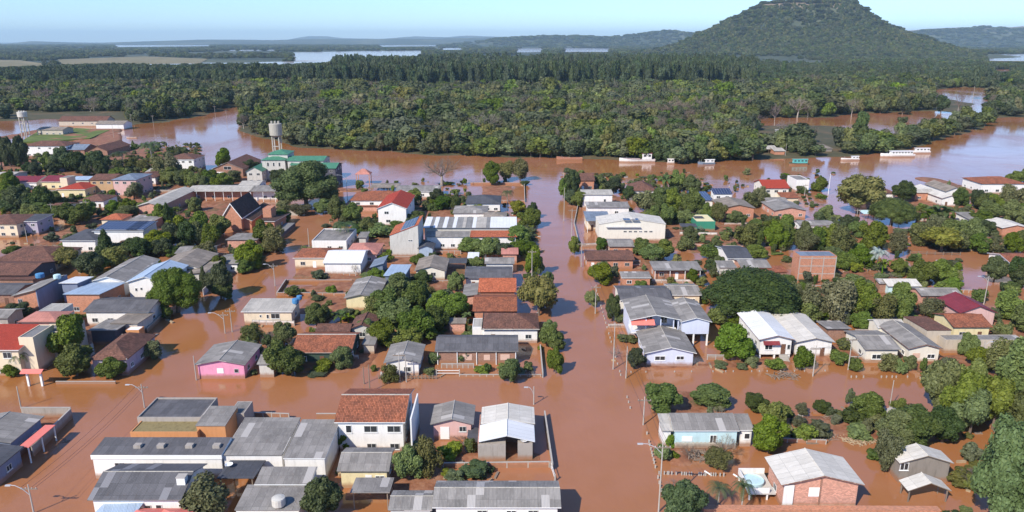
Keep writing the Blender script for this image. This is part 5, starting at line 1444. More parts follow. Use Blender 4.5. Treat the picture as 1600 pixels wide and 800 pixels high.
# ------------------------------------------------------------------ poles, walls, boats, towers
FEAT = []   # things labelled from their surroundings: (obj, description, x, y)
def pole(px, yb, yt, lamp=None, arm=True, thick=.12, mat='concp'):
    x, y = G(px, yb, 0)
    ht = max(3.0, AT(px, yt, y)[1])
    root = empty('street_lamp_pole' if lamp else 'utility_pole', (x, y, 0), None, 'street lamp' if lamp else 'utility pole')
    MB().tube([(0, 0, -.8), (0, 0, ht)], thick, thick * .6, 8).build('pole', M[mat], root)
    if arm:
        MB().box(-1.1, 1.1, -.06, .06, ht - .75, ht - .6).build('crossarm', M['woodp'], root)
        for q in (-.95, -.4, .4, .95):
            MB().lathe([(.05, ht - .6), (.07, ht - .52), (.03, ht - .42)], q, 0, 6).build('insulator', M['insul'], root)
    if lamp:
        L = lamp; s = 1 if L > 0 else -1; L = abs(L)
        pts = [(0, 0, ht - 1.6), (s * L * .35, -.1, ht - .6), (s * L * .75, -.1, ht - .1), (s * L, -.1, ht - .05)]
        MB().tube(pts, .05, .04, 6).build('lamp_arm', M['metal'], root)
        MB().box(min(s * L, s * (L + .7)), max(s * L, s * (L + .7)), -.24, .04, ht - .14, ht - .02).build('lamp_head', M['metal'], root)
    FEAT.append((root, ('slim concrete street lamp pole' if lamp else 'plain wooden post' if mat == 'woodp' and not arm else 'concrete utility pole with crossarm' if arm else 'bare concrete post'), x, y))
    return root, ht
PL = {}
def P_(k, *a, **b): PL[k] = pole(*a, **b)
P_('a1', 226, 637, 600, lamp=-1.9); P_('a2', 53, 802, 757, lamp=-2.2); P_('a3', 33, 638, 604, arm=False)
P_('a4', 307, 594, 556, arm=False); P_('b1', 430, 447, 412, lamp=-1.8); P_('b2', 352, 521, 488, lamp=-2.4); P_('b3', 363, 519, 482)
P_('b4', 328, 450, 428); P_('b5', 483, 386, 357, arm=False); P_('c1', 831, 437, 390); P_('c2', 625, 597, 550); P_('c3', 635, 597, 556, arm=False)
P_('c4', 834, 632, 604, lamp=-1.0, arm=False); P_('d1', 1029, 800, 692, lamp=-2.6); P_('d2', 1005, 664, 620); P_('d3', 930, 490, 445); P_('d4', 958, 577, 504)
P_('d5', 978, 591, 541, arm=False); P_('d6', 908, 417, 378); P_('d7', 881, 345, 293, arm=False); P_('d8', 893, 370, 326)
P_('e1', 1270, 588, 540); P_('e2', 1325, 578, 526); P_('e3', 1537, 476, 431, lamp=-2.0); P_('e4', 1534, 561, 533, lamp=1.0, arm=False); P_('e5', 1294, 304, 272, arm=False, mat='trim')
P_('e6', 1257, 306, 287); P_('e7', 1391, 353, 338); P_('e8', 1413, 387, 367); P_('e9', 1337, 352, 326); P_('f1', 84, 349, 317); P_('f2', 139, 347, 313)
P_('f3', 43, 378, 355, arm=False); P_('f4', 543, 311, 273, lamp=-3.0, arm=False); P_('f5', 753, 283, 264, arm=False); P_('f6', 731, 290, 275, arm=False)
P_('g1', 178, 216, 190); P_('g2', 240, 197, 180); P_('g3', 337, 186, 165); P_('g4', 354, 186, 172); P_('g5', 206, 195, 178); P_('g6', 1227, 245, 224, arm=False); P_('g7', 1390, 637, 594, arm=False, mat='concp', thick=.09)
P_('h1', 569, 600, 573, arm=False, mat='woodp'); P_('h2', 578, 612, 570, arm=False, mat='woodp'); P_('h3', 880, 294, 270, arm=False); P_('h4', 1551, 398, 380, arm=False)
def wires(pairs, label):
    """overhead cables hung between two poles"""
    (ra, ha), (rb, hb_) = PL[pairs[0]], PL[pairs[1]]
    a, b = ra.location, rb.location
    root = empty('power_line', ((a.x + b.x) / 2, (a.y + b.y) / 2, 0), label, 'power line')
    for q in (-.95, .4, .95):
        pts = []
        for k in range(9):
            s = k / 8
            pts.append((a.x + (b.x - a.x) * s + q - root.location.x, a.y + (b.y - a.y) * s - root.location.y, (ha - .4) * (1 - s) + (hb_ - .4) * s - 4 * s * (1 - s) * .7))
        MB().tube(pts, .022, None, 4).build('cable', M['dark'], root)
wires(('d1', 'd2'), "power cables over the flooded sidewalk between the two nearest street-side poles")
wires(('d2', 'd4'), "power cables running above the cross street beside the main street")
wires(('d4', 'd3'), "power cables along the pale lavender cottage's street side")
wires(('d3', 'd6'), "power cables along the main street past the little brick hut")
wires(('d6', 'd8'), "power cables along the main street past the big warehouse")
wires(('a2', 'a1'), "power cables over the diagonal street beside the parapet building")
wires(('b3', 'b1'), "power cables over the diagonal street beside the cream bungalow")
wires(('e1', 'e2'), "power cables between the poles before the beige-roofed white house")

def wall(x0, y0, x1, y1, ht, mat, label, cat='wall', posts=0, name=None, th=.16, z0=-.6, rails=0, panel=True):
    """yard wall or fence between two ground points seen at photo pixels"""
    a = G(x0, y0, 0); b = G(x1, y1, 0)
    L = math.hypot(b[0] - a[0], b[1] - a[1]); an = math.atan2(b[1] - a[1], b[0] - a[0])
    root = empty(name or ('fence' if rails or cat == 'fence' else 'yard_wall'), (a[0], a[1], 0), label, cat, rz=an)
    if label is None: FEAT.append((root, {'conc': 'low concrete yard wall', 'brick': 'low red brick yard wall', 'woodp': 'weathered wooden fence', 'white': 'low whitewashed yard wall', 'brickp': 'low pinkish brick wall'}[mat], (a[0] + b[0]) / 2, (a[1] + b[1]) / 2))
    if not panel: pass
    elif not rails:
        mb = MB(); n = max(2, int(L / 1.5)); rs = random.Random(int(x0 * 7 + y0)); 
        for i in range(n):
            h_ = ht * (1 if i % 3 else 1)
        mb.box(0, L, -th / 2, th / 2, z0, ht); mb.build('panel', M[mat], root)
        MB().box(-.03, L + .03, -th / 2 - .04, th / 2 + .04, ht + .003, ht + .07).build('coping', M['brick' if th > .5 else 'concp'], root)
    else:
        for r in range(rails): MB().box(0, L, -.03, .03, ht * (.35 + .5 * r / max(1, rails - 1)) - .05, ht * (.35 + .5 * r / max(1, rails - 1)) + .05).build('rail', M[mat], root)
    n = posts or (int(L / 2.2) if rails else 0)
    n = min(n, 28)
    rs = random.Random(int(x0 + y1))
    for i in range(n + 1 if n else 0):
        q = L * (i + (0 if panel else rs.uniform(-.3, .3))) / n
        if not panel and rs.random() < .3: continue
        MB().box(q - .08, q + .08, -.1, .1, -.7, ht * (1.05 + .1 * rs.random())).build('post', M['concp' if mat != 'woodp' else 'woodp'], root)
    return root
wall(1098, 803, 1465, 805, 1.0, 'brick', "long red brick wall along the foot of the brick house's yard", th=.9)
wall(36, 653, 113, 653, 1.9, 'conc', "pale concrete yard wall behind the coral porch strip")
wall(113, 653, 52, 714, 1.7, 'conc', "concrete yard wall running along the diagonal street")
wall(88, 600, 181, 600, .5, 'conc', "low concrete wall in front of the lavender house garden")
wall(372, 652, 452, 655, 1.0, 'brickd', "dark brick yard wall behind the grey-roofed halls", posts=6)
wall(495, 654, 525, 654, .9, 'brickd', "short brick wall piece beside the terracotta-roofed white house")
wall(693, 732, 858, 730, .9, 'brick', "red brick garden wall in front of the twin-pitched house", posts=5)
wall(851, 652, 863, 735, 1.1, 'conc', "concrete post fence between the twin-pitched house and the main street", 'fence', posts=11)
wall(861, 732, 867, 752, 1.1, 'trim', "white gate rail at the main street corner", 'fence', rails=2)
wall(844, 545, 848, 590, .9, 'conc', "short concrete fence beside the long dark-roofed brick house", 'fence', posts=7)
wall(682, 586, 718, 586, 1.1, 'trim', "white rail gate in front of the dark-roofed brick house", 'fence', rails=2)
wall(718, 588, 845, 588, .35, 'conc', "half-drowned concrete post row in front of the shuttered brick house", 'fence', posts=12)
wall(592, 592, 682, 592, .7, 'woodp', "wooden picket fence in front of the grey-gabled cottage", 'fence', rails=2, posts=16)
wall(983, 582, 1290, 580, .25, 'conc', "nearly submerged row of fence posts along the cross street", 'fence', posts=26, panel=False)
wall(932, 455, 985, 640, .35, 'conc', "half-drowned line of fence posts lining the main street sidewalk", 'fence', posts=28, panel=False)
wall(1008, 668, 1036, 780, .45, 'conc', "post row between the turquoise house garden and the main street", 'fence', posts=20, panel=False)
wall(950, 512, 988, 512, .8, 'white', "white garden wall beside the two-storey lavender house")
wall(433, 462, 540, 463, .8, 'brick', "red brick wall in front of the muddy court", posts=6)
wall(433, 462, 447, 441, .8, 'brickd', "shade-toned side wall of the muddy court")  # darker brick than the front wall: shade put into the colour
wall(447, 441, 550, 441, .6, 'brick', "low back wall of the muddy court")
wall(738, 316, 820, 316, .7, 'brickp', "front wall of the mud-filled riverside enclosure", posts=5)
wall(820, 316, 819, 288, .8, 'brickp', "street-side wall of the mud-filled enclosure")
wall(735, 288, 819, 288, .8, 'brickp', "river-side wall of the mud-filled enclosure")
wall(433, 336, 476, 337, 1.8, 'concp', "grey slatted fence under the great round church tree", 'fence', posts=12)
wall(905, 386, 955, 383, .9, 'white', "cream yard wall at the corner of the big warehouse")
wall(905, 386, 897, 352, .9, 'cream', "pale fence along the main street beside the warehouse", 'fence', posts=8)
wall(905, 312, 897, 352, .7, 'conc', "rusty yard wall beside the white flat-fronted house")
wall(1060, 386, 1160, 390, 1.1, 'brickp', "pinkish garden wall below the yellow-roofed house")
wall(318, 462, 336, 445, 1.6, 'metal', "sheet metal gate panel under the great round street tree", 'fence')
wall(230, 520, 262, 490, 1.0, 'conc', "broken garden wall at the lavender house corner")
wall(915, 418, 1000, 418, .9, 'brick', "brick yard wall in front of the long brown-roofed house")
wall(1330, 590, 1420, 590, .35, 'conc', "submerged fence posts in front of the ivory houses", 'fence', posts=10, panel=False)
wall(1030, 741, 1130, 744, .45, 'deb', "broken row of dark stakes across the turquoise house's yard", 'fence', posts=26, panel=False)
wall(300, 402, 345, 386, .9, 'conc', "curving low stone wall below the church")
wall(640, 404, 606, 404, .5, 'brick', "orange brick ledge under the tower house")

wall(505, 560, 560, 562, .9, 'white', "white yard wall in front of the dark green house", posts=4)

for i_, (a_, b_, c_, e_) in enumerate([(395, 507, 460, 509), (560, 472, 598, 472), (640, 442, 718, 442), (662, 397, 720, 397), (760, 402, 812, 402), (590, 352, 640, 353), (622, 312, 702, 313),
        (902, 316, 962, 317), (940, 412, 1000, 412), (1000, 442, 1100, 443), (1112, 432, 1180, 433), (1062, 368, 1120, 369), (1132, 352, 1190, 352), (1190, 314, 1245, 314), (1300, 452, 1392, 453), (1212, 449, 1306, 450),
        (1422, 397, 1500, 399), (1336, 521, 1368, 521), (1480, 456, 1530, 458), (1310, 562, 1346, 562), (1105, 562, 1182, 563), (100, 322, 160, 323), (200, 353, 280, 354), (56, 388, 110, 389), (232, 483, 262, 483),
        (0, 477, 60, 478), (244, 301, 304, 302), (150, 300, 204, 301), (62, 301, 112, 302), (500, 430, 556, 431), (556, 520, 600, 521), (690, 575, 740, 575), (1395, 460, 1440, 461), (1200, 690, 1290, 694)]):
    rs_ = random.Random(i_); m_ = rs_.choice(['conc', 'brick', 'woodp', 'white', 'brickp', 'conc'])
    wall(a_, b_, c_, e_, rs_.uniform(.6, 1.2), m_, None, 'fence' if m_ == 'woodp' else 'wall', rails=2 if m_ == 'woodp' else 0, posts=6)

# two water towers
def water_tower(px, yb, yt, wpx, label, legs_col, drum_col):
    x, y = G(px, yb, 0); ht = AT(px, yt, y)[1]; m = math.hypot(y * CP + HC * SP, 0) / F
    r = wpx * m / 2; zd = ht * (.66 if wpx > 19 else .74)
    root = empty('water_tower', (x, y, 0), label, 'water tower')
    HOUSES.append((root, label.split(' on ')[0], x - r, x + r, y - r, y + r))
    dh = AT(px, yt, y)[1] - zd
    MB().lathe([(r * .55, zd), (r * .97, zd + dh * .12), (r, zd + dh * .82), (r * .96, zd + dh * .84)], n=20).build('tank', M[drum_col], root)
    for k in range(3): MB().lathe([(.5, zd + dh * .84), (.5, zd + dh)], (k - 1) * r * .55, 0, 8).build('turret', M[drum_col], root)
    for k in range(4):
        a = math.pi / 4 + k * math.pi / 2
        MB().box(math.cos(a) * r * .75 - .25, math.cos(a) * r * .75 + .25, math.sin(a) * r * .75 - .25, math.sin(a) * r * .75 + .25, -.5, zd + .3).build('leg', M[legs_col], root)
    for q in (.35, .7): 
        MB().box(-r * .53, r * .53, -r * .53 - .1, -r * .53 + .1, zd * q, zd * q + .35).build('crossbeam', M[legs_col], root)
    return root
water_tower(436, 262, 189, 19.2, "tall round concrete water tower on four legs behind the green roofs", 'fibl', 'towc')
water_tower(41, 214, 173, 14, "elevated white tank tower on slim concrete legs beyond the field", 'fibl', 'greywh')

# boats
def boat(px, py, wpx, label, hull='white', cabin=(.55, .9), ch=1.8, hh=1.2, deck='trim', cmat='white', roofm='trim', flip=False, rz=0.05, bar=False):
    x, y = G(px, py, 0); m = (y * CP + HC * SP) / F
    L = wpx * m; B = L * .2
    root = empty('barge' if bar else 'boat', (x, y + B / 2, 0), label, 'barge' if bar else 'boat', rz=rz + (math.pi if flip else 0))
    HOUSES.append((root, ' '.join(label.split()[:3]), x - L / 2, x + L / 2, y, y + B))
    mb = MB(); n = 10; st = []
    for i in range(n + 1):
        s = i / n; xx = -L / 2 + L * s
        bw = B / 2 * (math.sin(min(1, s * 2.6 + (.8 if bar else .02)) * math.pi / 2) * (1 - .15 * s)); bw = max(bw, .05)
        sh = hh * (1 + .55 * (1 - s) ** 3 + .1 * s ** 2)
        st.append([(xx, -bw, sh), (xx + .0, -bw * .75, -.3), (xx, bw * .75, -.3), (xx, bw, sh)])
    for i in range(n):
        a, b = st[i], st[i + 1]
        for k in range(3): mb.face([a[k], a[k + 1], b[k + 1], b[k]])
        mb.face([(a[0][0], a[0][1], a[0][2] - .15), (b[0][0], b[0][1], b[0][2] - .15), (b[3][0], b[3][1], b[3][2] - .15), (a[3][0], a[3][1], a[3][2] - .15)], None, 1)
    mb.face(st[0]); mb.face(list(reversed(st[-1])))
    mb.build('hull', [M[hull], M[deck]], root)
    if cabin:
        c0, c1 = -L / 2 + L * cabin[0], -L / 2 + L * cabin[1]
        MB().box(c0, c1, -B * .34, B * .34, hh * .8, hh + ch).build('cabin', M[cmat], root)
        r = MB().box(c0 - .4, c1 + .4, -B * .40, B * .40, hh + ch + .003, hh + ch + .15).build('cabin_roof', M[roofm], root)
        nw = max(2, int((c1 - c0) / 1.6))
        for k in range(nw):
            a = c0 + (c1 - c0) * (k + .25) / nw; b = c0 + (c1 - c0) * (k + .8) / nw
            for sg in (-1, 1):
                MB().box(a, b, sg * B * .34 - .04, sg * B * .34 + .04, hh + ch * .45, hh + ch * .8).build('cabin_window', M['glass'], root)
    mb = MB()
    mb.tube([(-L * .3, 0, hh), (-L * .3, 0, hh + 1.4)], .05, .03, 5); mb.build('mast', M['metal'], root)
    return root
boat(890, 251, 40, "rusty red empty barge against the forest bank", 'brick', None, hh=1.3, deck='brickd', bar=True)
boat(996, 254, 56, "long white and maroon trawler with a tall wheelhouse", 'white', (.64, .9), ch=3.0, hh=1.5, deck='maroon', roofm='maroon')
bt = boat(1048, 256, 12, "tiny white houseboat hut between the trawler and small cabin boat", 'white', (.1, .95), ch=2.0, hh=.5)
boat(1104, 257, 27, "small white cabin boat with dark blue hull line", 'bgr', (.45, .95), ch=1.4, hh=.9)
boat(1248, 258, 29, "teal open ferry boat near the far bank", 'dkg', (.2, .98), ch=1.9, hh=.9, cmat='tealt', roofm='tealt')
boat(1329, 251, 29, "white motorboat with a low canopy", 'white', (.6, .95), ch=1.2, hh=.9)
boat(1404, 246, 54, "large white passenger launch moored in front", 'white', (.3, .93), ch=1.7, hh=1.4)
boat(1438, 240, 34, "white passenger launch moored behind the larger launch", 'white', (.3, .95), ch=1.7, hh=1.1)
boat(205, 216, 16, "small white skiff stranded at the river bend", 'white', None, hh=.6)
sw = G(106, 689, 0)
s_ = empty('floating_debris', (sw[0], sw[1], 0), "dark tangle of debris drifting in the diagonal street", 'debris')
for k in range(5): MB().tube([(rnd.uniform(-.9, .9), rnd.uniform(-.5, .5), .02), (rnd.uniform(-.9, .9), rnd.uniform(-.5, .5), .15)], .09, .05, 5).build('branch', M['woodp'], s_)

# heaps of stalks and logs in the right-hand yards
def debris(px, py, wpx, n, label, mat='deb'):
    x, y = G(px, py, 0); m = (y * CP + HC * SP) / F; R = wpx * m / 2
    root = empty('debris_heap', (x, y, 0), label, 'debris')
    mb = MB()
    for k in range(n):
        a = rnd.random() * 6.28; r = R * math.sqrt(rnd.random()); L = .6 + rnd.random() * 1.3; b = rnd.random() * 3.14
        cx, cy, cz = r * math.cos(a), r * .5 * math.sin(a), .05 + .5 * (1 - r / R) * rnd.random()
        mb.tube([(cx - L / 2 * math.cos(b), cy - L / 2 * math.sin(b), cz), (cx + L / 2 * math.cos(b), cy + L / 2 * math.sin(b), cz + rnd.uniform(-.1, .4))], .07, .04, 4)
    o = mb.build('debris_heap_stalks', M[mat], root); o["kind"] = "stuff"
debris(1340, 688, 52, 130, "pale heap of flattened cane stalks near the weathered cabin")
debris(1292, 684, 34, 60, "brownish pile of branches beside the cane heap", 'woodp')
debris(1085, 712, 60, 110, "scattered dry stalks in front of the turquoise house", 'woodp')
debris(1310, 655, 60, 70, "drowned twig tangle along the cross street bank", 'woodp')
debris(1265, 660, 40, 50, "low dry brush patch beside the shrub row", 'woodp')
debris(1225, 588, 50, 60, "mud-caked branches under the white veranda house steps", 'woodp')
debris(600, 293, 60, 60, "driftwood line along the river promenade", 'deb')
for (a, b, c, d_, lb) in [(1101, 737, 1112, 744, "loose white plank floating before the brick wall yard"), (1146, 742, 1170, 758, "long white pipe floating between the two palms")]:
    p0, p1 = G(a, b, 0), G(c, d_, 0)
    o = MB().tube([(p0[0] - p1[0], p0[1] - p1[1], .1), (0, 0, .12)], .12, .1, 6).build('floating_plank', M['trim'], None, (p1[0], p1[1], 0)); tag(o, lb, 'plank')
# coral awnings in front of the charcoal-roofed house
for (cx, lb) in ((243, "coral umbrella awning beside the blue tarp"), (288, "coral umbrella awning at the end of the charcoal-roofed house")):
    x, y = G(cx - 18, 806, 2.6)
    r_ = empty('awning', (x, y, 0), lb, 'awning')
    mb, _r = roof_mb('HP', -2.3, 2.3, -2.0, 2.0, 2.3, .9, .06); mb.build('canopy', M['coral'], r_); MB().tube([(0, 0, -.6), (0, 0, 3.1)], .05, .05, 6).build('pole', M['metal'], r_)
x, y = G(186, 800, 2.4)
r_ = empty('tarp', (x, y, 0), "blue tarp slung beside the coral awnings", 'tarp')
mb = MB().face([(-3.4, -2, 2.2), (2.2, -2, 2.3), (2.6, 1.5, 2.9), (-2.6, 1.5, 2.7)], None); mb.face([(-2.6, 1.5, 2.65), (2.6, 1.5, 2.85), (2.2, -2, 2.25), (-3.4, -2, 2.15)]); mb.build('sheet', M['bluer'], r_)
for a, b in ((-3.3, -1.9), (2.1, -1.9), (2.5, 1.4), (-2.5, 1.4)): MB().tube([(a, b, -.6), (a, b, 2.25)], .04, .04, 5).build('post', M['metal'], r_)
x, y = G(285, 752, 4.6)
r_ = empty('roof_box', (x, y, 4.4), "white box standing on the charcoal roof near its ridge end", 'box')
MB().box(-.55, .55, -.45, .45, -.1, .95).build('body', M['trim'], r_); MB().box(-.62, .62, -.52, .52, .953, 1.05).build('lid', M['concp'], r_)
# satellite dishes
for (a, b, z, lb) in ((819, 690, 3.0, "white satellite dish on the twin-pitched house"), (358, 728, 3.3, "white satellite dish by the dark carport")):
    x, y = G(a, b, z)
    r_ = empty('satellite_dish', (x, y, z), lb, 'satellite dish')
    MB().lathe([(.05, 0), (.35, .1), (.55, .3), (.5, .3), (.3, .13)], n=14).build('dish', M['trim'], r_); MB().tube([(0, 0, -.9), (0, 0, .02)], .04, .04, 5).build('mount', M['metal'], r_)

# ------------------------------------------------------------------ trees of the town (kind, px, top, foot, width)
TT = """r 640 700 757 48;o 670 683 748 46;s 735 683 710 22;l 544 672 704 38;o 332 752 822 82;d 503 752 822 64;d 1062 758 830 74;p 1122 750 788 48;p 1158 742 797 44
l 1030 603 650 66;l 1107 608 644 66;d 1180 618 646 46;r 1205 628 684 50;r 1198 652 715 62;s 1036 693 722 26;s 1046 678 700 22;o 1120 705 740 46;n 1130 686 722 42;s 1255 665 693 36;o 1252 632 652 24;d 1282 628 648 32
r 1355 615 664 54;d 1425 640 708 78;o 1382 672 742 44;r 1398 648 705 60;s 1402 622 642 24;r 1482 562 655 98;L 1562 650 850 118;r 1594 535 640 86;g 1532 585 690 96;d 1470 640 700 60;g 1512 610 690 60;r 1600 600 700 80
u 1172 420 508 150;s 1120 480 510 34;d 1225 478 508 40;s 1150 492 512 26;l 1147 512 570 66;d 993 546 579 35;d 957 460 504 26;r 938 413 447 44;s 969 490 504 18;s 1253 541 579 32;o 1388 552 583 38;s 1405 560 585 20
r 1335 390 428 62;v 1370 385 422 34;b 1378 400 432 26;r 1402 405 433 26;r 1450 402 450 72;r 1487 435 457 28;o 1270 448 502 50;o 1305 438 508 56;r 1345 440 505 54;o 1376 462 512 46;r 1402 445 505 44;r 1332 430 462 50;l 1345 490 517 36;o 1242 440 482 30;o 1452 465 498 42;s 1262 470 505 36;o 1330 455 500 46
d 1568 395 447 64;d 1596 415 452 44;r 1573 458 502 52;r 1600 480 522 50;o 1562 535 600 54
y 1339 272 338 74;d 1410 283 318 36;u 1392 307 354 68;s 1280 276 300 28;b 1460 315 348 34;b 1476 318 350 34;b 1448 322 352 30;d 1513 288 327 46;r 1545 300 332 50;o 1585 290 332 50;r 1500 340 387 70;y 1470 355 397 60;r 1512 360 398 66;r 1560 312 352 64;r 1592 320 352 42;r 1590 365 397 52
o 1440 350 385 48;o 1470 335 372 50;d 1540 345 372 36;r 1362 345 393 46;d 1326 337 360 36;r 1240 345 395 54;r 1286 352 395 58;o 1312 350 396 42;r 1195 345 394 58;o 1165 350 390 46;r 1215 335 372 50;o 1260 362 396 40;s 1279 330 347 18;o 1400 362 402 32;r 1592 264 288 44;r 1530 330 356 40;o 1545 372 398 44
d 895 265 305 26;d 892 297 322 26;r 938 272 293 20;d 958 278 304 34;d 982 291 314 24;b 1040 265 300 30;r 1068 268 302 46;r 1040 290 333 56;r 1065 290 337 60;r 1030 320 358 46;r 1060 325 352 46;o 1008 300 333 40;r 1105 318 347 22;o 1122 318 350 28;o 1178 292 326 46;s 1192 300 324 30;r 1003 373 403 38;r 1034 376 409 38;l 940 372 394 22;r 897 370 399 20;s 1070 368 393 28;s 1116 374 390 22;r 1018 382 410 42;s 1108 382 404 34;b 1136 352 372 20
l 1082 422 444 22;s 1068 452 474 22;y 842 430 499 64;r 856 424 452 20;r 862 510 548 38;r 868 544 586 27;r 797 562 602 40;r 810 355 388 42;d 832 316 342 18;r 828 326 358 40;p 793 292 318 24;y 808 312 338 28;r 833 385 432 28;r 815 376 402 42;r 762 372 404 46;r 737 371 397 44;d 788 380 405 36;l 768 254 290 32;o 802 250 286 46;n 690 248 294 62;d 683 295 317 26;r 648 295 320 26;l 692 308 330 34;d 712 305 330 22;r 650 330 352 32;s 622 345 358 30;b 710 293 312 16;s 745 318 334 22;s 590 350 372 50
D 480 253 330 98;d 438 264 292 34;r 540 310 354 54;p 541 338 378 42;l 564 348 366 30;o 445 312 336 34;r 575 340 368 34
r 625 430 472 46;r 650 440 492 56;r 602 452 500 52;r 622 470 522 60;r 655 482 537 62;r 690 455 498 50;r 712 460 502 46;d 680 480 524 52;o 585 462 502 36;r 600 500 545 46;r 640 515 545 50;r 712 425 458 28;b 730 485 507 22;l 660 424 447 32;r 576 500 532 36;b 533 483 508 26;b 545 486 508 24;r 495 474 512 38;o 395 508 537 42;r 445 505 545 42;r 437 533 588 52;d 458 548 592 52;r 536 543 578 42;s 507 563 582 32;s 460 447 464 30;s 518 445 462 20;o 610 568 600 30;o 672 445 470 30
D 279 422 496 82;y 106 388 422 46;d 146 395 434 46;o 181 385 422 52;c 320 418 455 18;c 303 424 458 16;g 118 494 568 60;b 106 480 502 28;r 122 540 594 62;r 176 560 595 46;o 238 532 563 38;d 30 475 504 46;p 36 543 582 34;s 20 568 590 24;d 346 414 468 42;r 341 400 432 30;o 325 380 412 40;r 262 480 500 20
r 392 378 424 46;o 430 352 398 40;c 168 362 408 34;r 246 360 398 46;d 282 340 392 60;d 236 372 408 60;r 300 325 384 64;r 322 340 390 52;r 256 318 352 34;r 190 310 337 46;r 231 315 337 32;c 263 318 352 15;r 305 308 332 26;d 125 232 276 92;r 88 240 272 60;d 62 252 276 52;o 172 245 272 54;p 192 230 258 38;p 239 214 254 44;r 310 262 294 62;r 342 268 294 44;d 12 212 266 56;d 46 288 334 92;d 28 305 338 54;r 62 318 338 38;r 116 318 354 62;r 140 312 342 30;r 265 262 288 34;o 262 240 282 46;r 412 345 387 38;l 392 385 404 40;r 425 355 384 30;r 15 268 300 40;n 160 258 280 40;o 210 285 312 30;r 350 232 262 26;d 390 250 272 30;r 20 385 400 30;y 60 330 350 26;c 145 250 275 14
r 60 318 345 50;r 25 285 315 40;r 85 300 322 30;d 150 250 282 50;o 215 245 268 40;r 190 262 285 34;r 275 268 292 40;r 330 275 298 36;o 365 265 285 30;r 200 322 345 40;r 245 330 350 30;d 215 372 402 44;o 195 378 404 40;r 345 335 372 36;r 270 385 402 30;r 150 405 430 40;r 385 405 428 34;o 405 400 420 30;r 350 440 470 34;r 415 378 395 28;r 440 330 350 34;o 470 318 338 40;r 505 312 335 30
r 700 350 366 20;s 600 395 412 30;r 655 398 418 30;r 745 402 420 26;r 590 420 440 30;r 840 400 430 26;d 850 455 480 26;r 870 530 552 26;r 858 500 530 24;s 728 545 568 30;r 925 455 480 24;r 905 300 325 30;r 880 280 310 18;l 1000 440 455 26;s 1010 430 446 22;r 1120 400 425 26;r 1225 430 460 40;r 1255 442 475 36;r 1140 540 565 30;s 1210 560 580 30;s 1310 548 570 30;s 1335 560 580 24;r 1420 555 580 24;r 1530 545 580 50;r 1510 520 560 30;r 1300 385 410 30;r 1180 385 405 40;r 1080 355 378 30;r 1150 330 352 30;r 1340 345 372 34;r 1290 320 345 26"""
for row in TT.replace("\n", ";").split(";"):
    k, a, b, c, d_ = row.split()
    T(k, float(a), float(b), float(c), float(d_))

# ------------------------------------------------------------------ forest across the river
fr = random.Random(5)
nF = {}
GRPN = ["dense crowned tree in the forest beyond the river", "rounded olive-brown tree in the forest beyond the river", "fresh green tree in the forest beyond the river",
        "thin grey-green tree in the forest beyond the river", "deep dark green tree in the forest beyond the river", "leafless grey tree standing in the forest beyond the river", "tall slender grove tree beyond the forest"]
done = []
def forest_tree(px, py, wd, ht, k):
    x, y = G(px, py, 0.5)
    crown, trunk = FOR[k]
    r = put_tree('r', x, y, wd, ht, 0.4, crown=crown, trunk=trunk, name=["forest_tree", "forest_tree", "forest_tree", "forest_tree", "forest_tree", "bare_forest_tree", "tall_grove_tree"][min(k, 6)])
    g = GRPN[min(k, 6)]
    tag(r, g, 'tree', "forest trees: " + g)
    done.append((x, y))
# shoreline row, west to east, then the ones just behind
px = 5.0
cnt = 0
while px < 1598 and cnt < 285:
    if 376 < px or True:
        for off in ((0, 1, 2) if px > 376 else (0, 1)):
            q = px + fr.uniform(-3, 3)
            by = float(bank(np.array([q]))[0]) - 2 - off * 5.5 - fr.uniform(0, 2.5)
            if 20 < q < 195 and by > 172: by = 172 - off * 4
            if not land(np.array([q]), np.array([by]))[0]: continue
            k = fr.choices([0, 1, 2, 3, 4, 5], [4, 3, 1.3, 2, 3, .9])[0]
            wx, wy = G(q, by, .5)
            if any(h_[4] > 380 and h_[2] - 4 < wx < h_[3] + 4 and h_[4] - 16 < wy < h_[5] + 5 for h_ in HOUSES): continue
            forest_tree(q, by, fr.uniform(8, 15), fr.uniform(6, 12) + off * .8, k); cnt += 1
    px += 16.5 if px > 376 else 21
# island trees in the lagoon and the lone tall ones
for (q, by, wd, ht, k) in [(1210, 196, 9, 16, 5), (1350, 160, 16, 17, 3), (1375, 176, 15, 14, 3), (1410, 178, 14, 15, 0), (1330, 182, 12, 15, 5), (1410, 195, 8, 6, 4), (1520, 155, 12, 34, 6), (1496, 180, 9, 20, 5), (1470, 176, 13, 15, 4), (1345, 210, 9, 15, 4), (1440, 215, 9, 8, 0), (1420, 222, 10, 10, 4), (1462, 214, 11, 11, 3), (1480, 207, 10, 9, 0), (1505, 200, 11, 9, 1), (1405, 228, 9, 9, 2),
                             (1385, 232, 9, 8, 4), (1575, 165, 14, 18, 1), (1225, 222, 9, 14, 5), (1265, 225, 9, 12, 5)]:
    forest_tree(q, by, wd, ht, k)

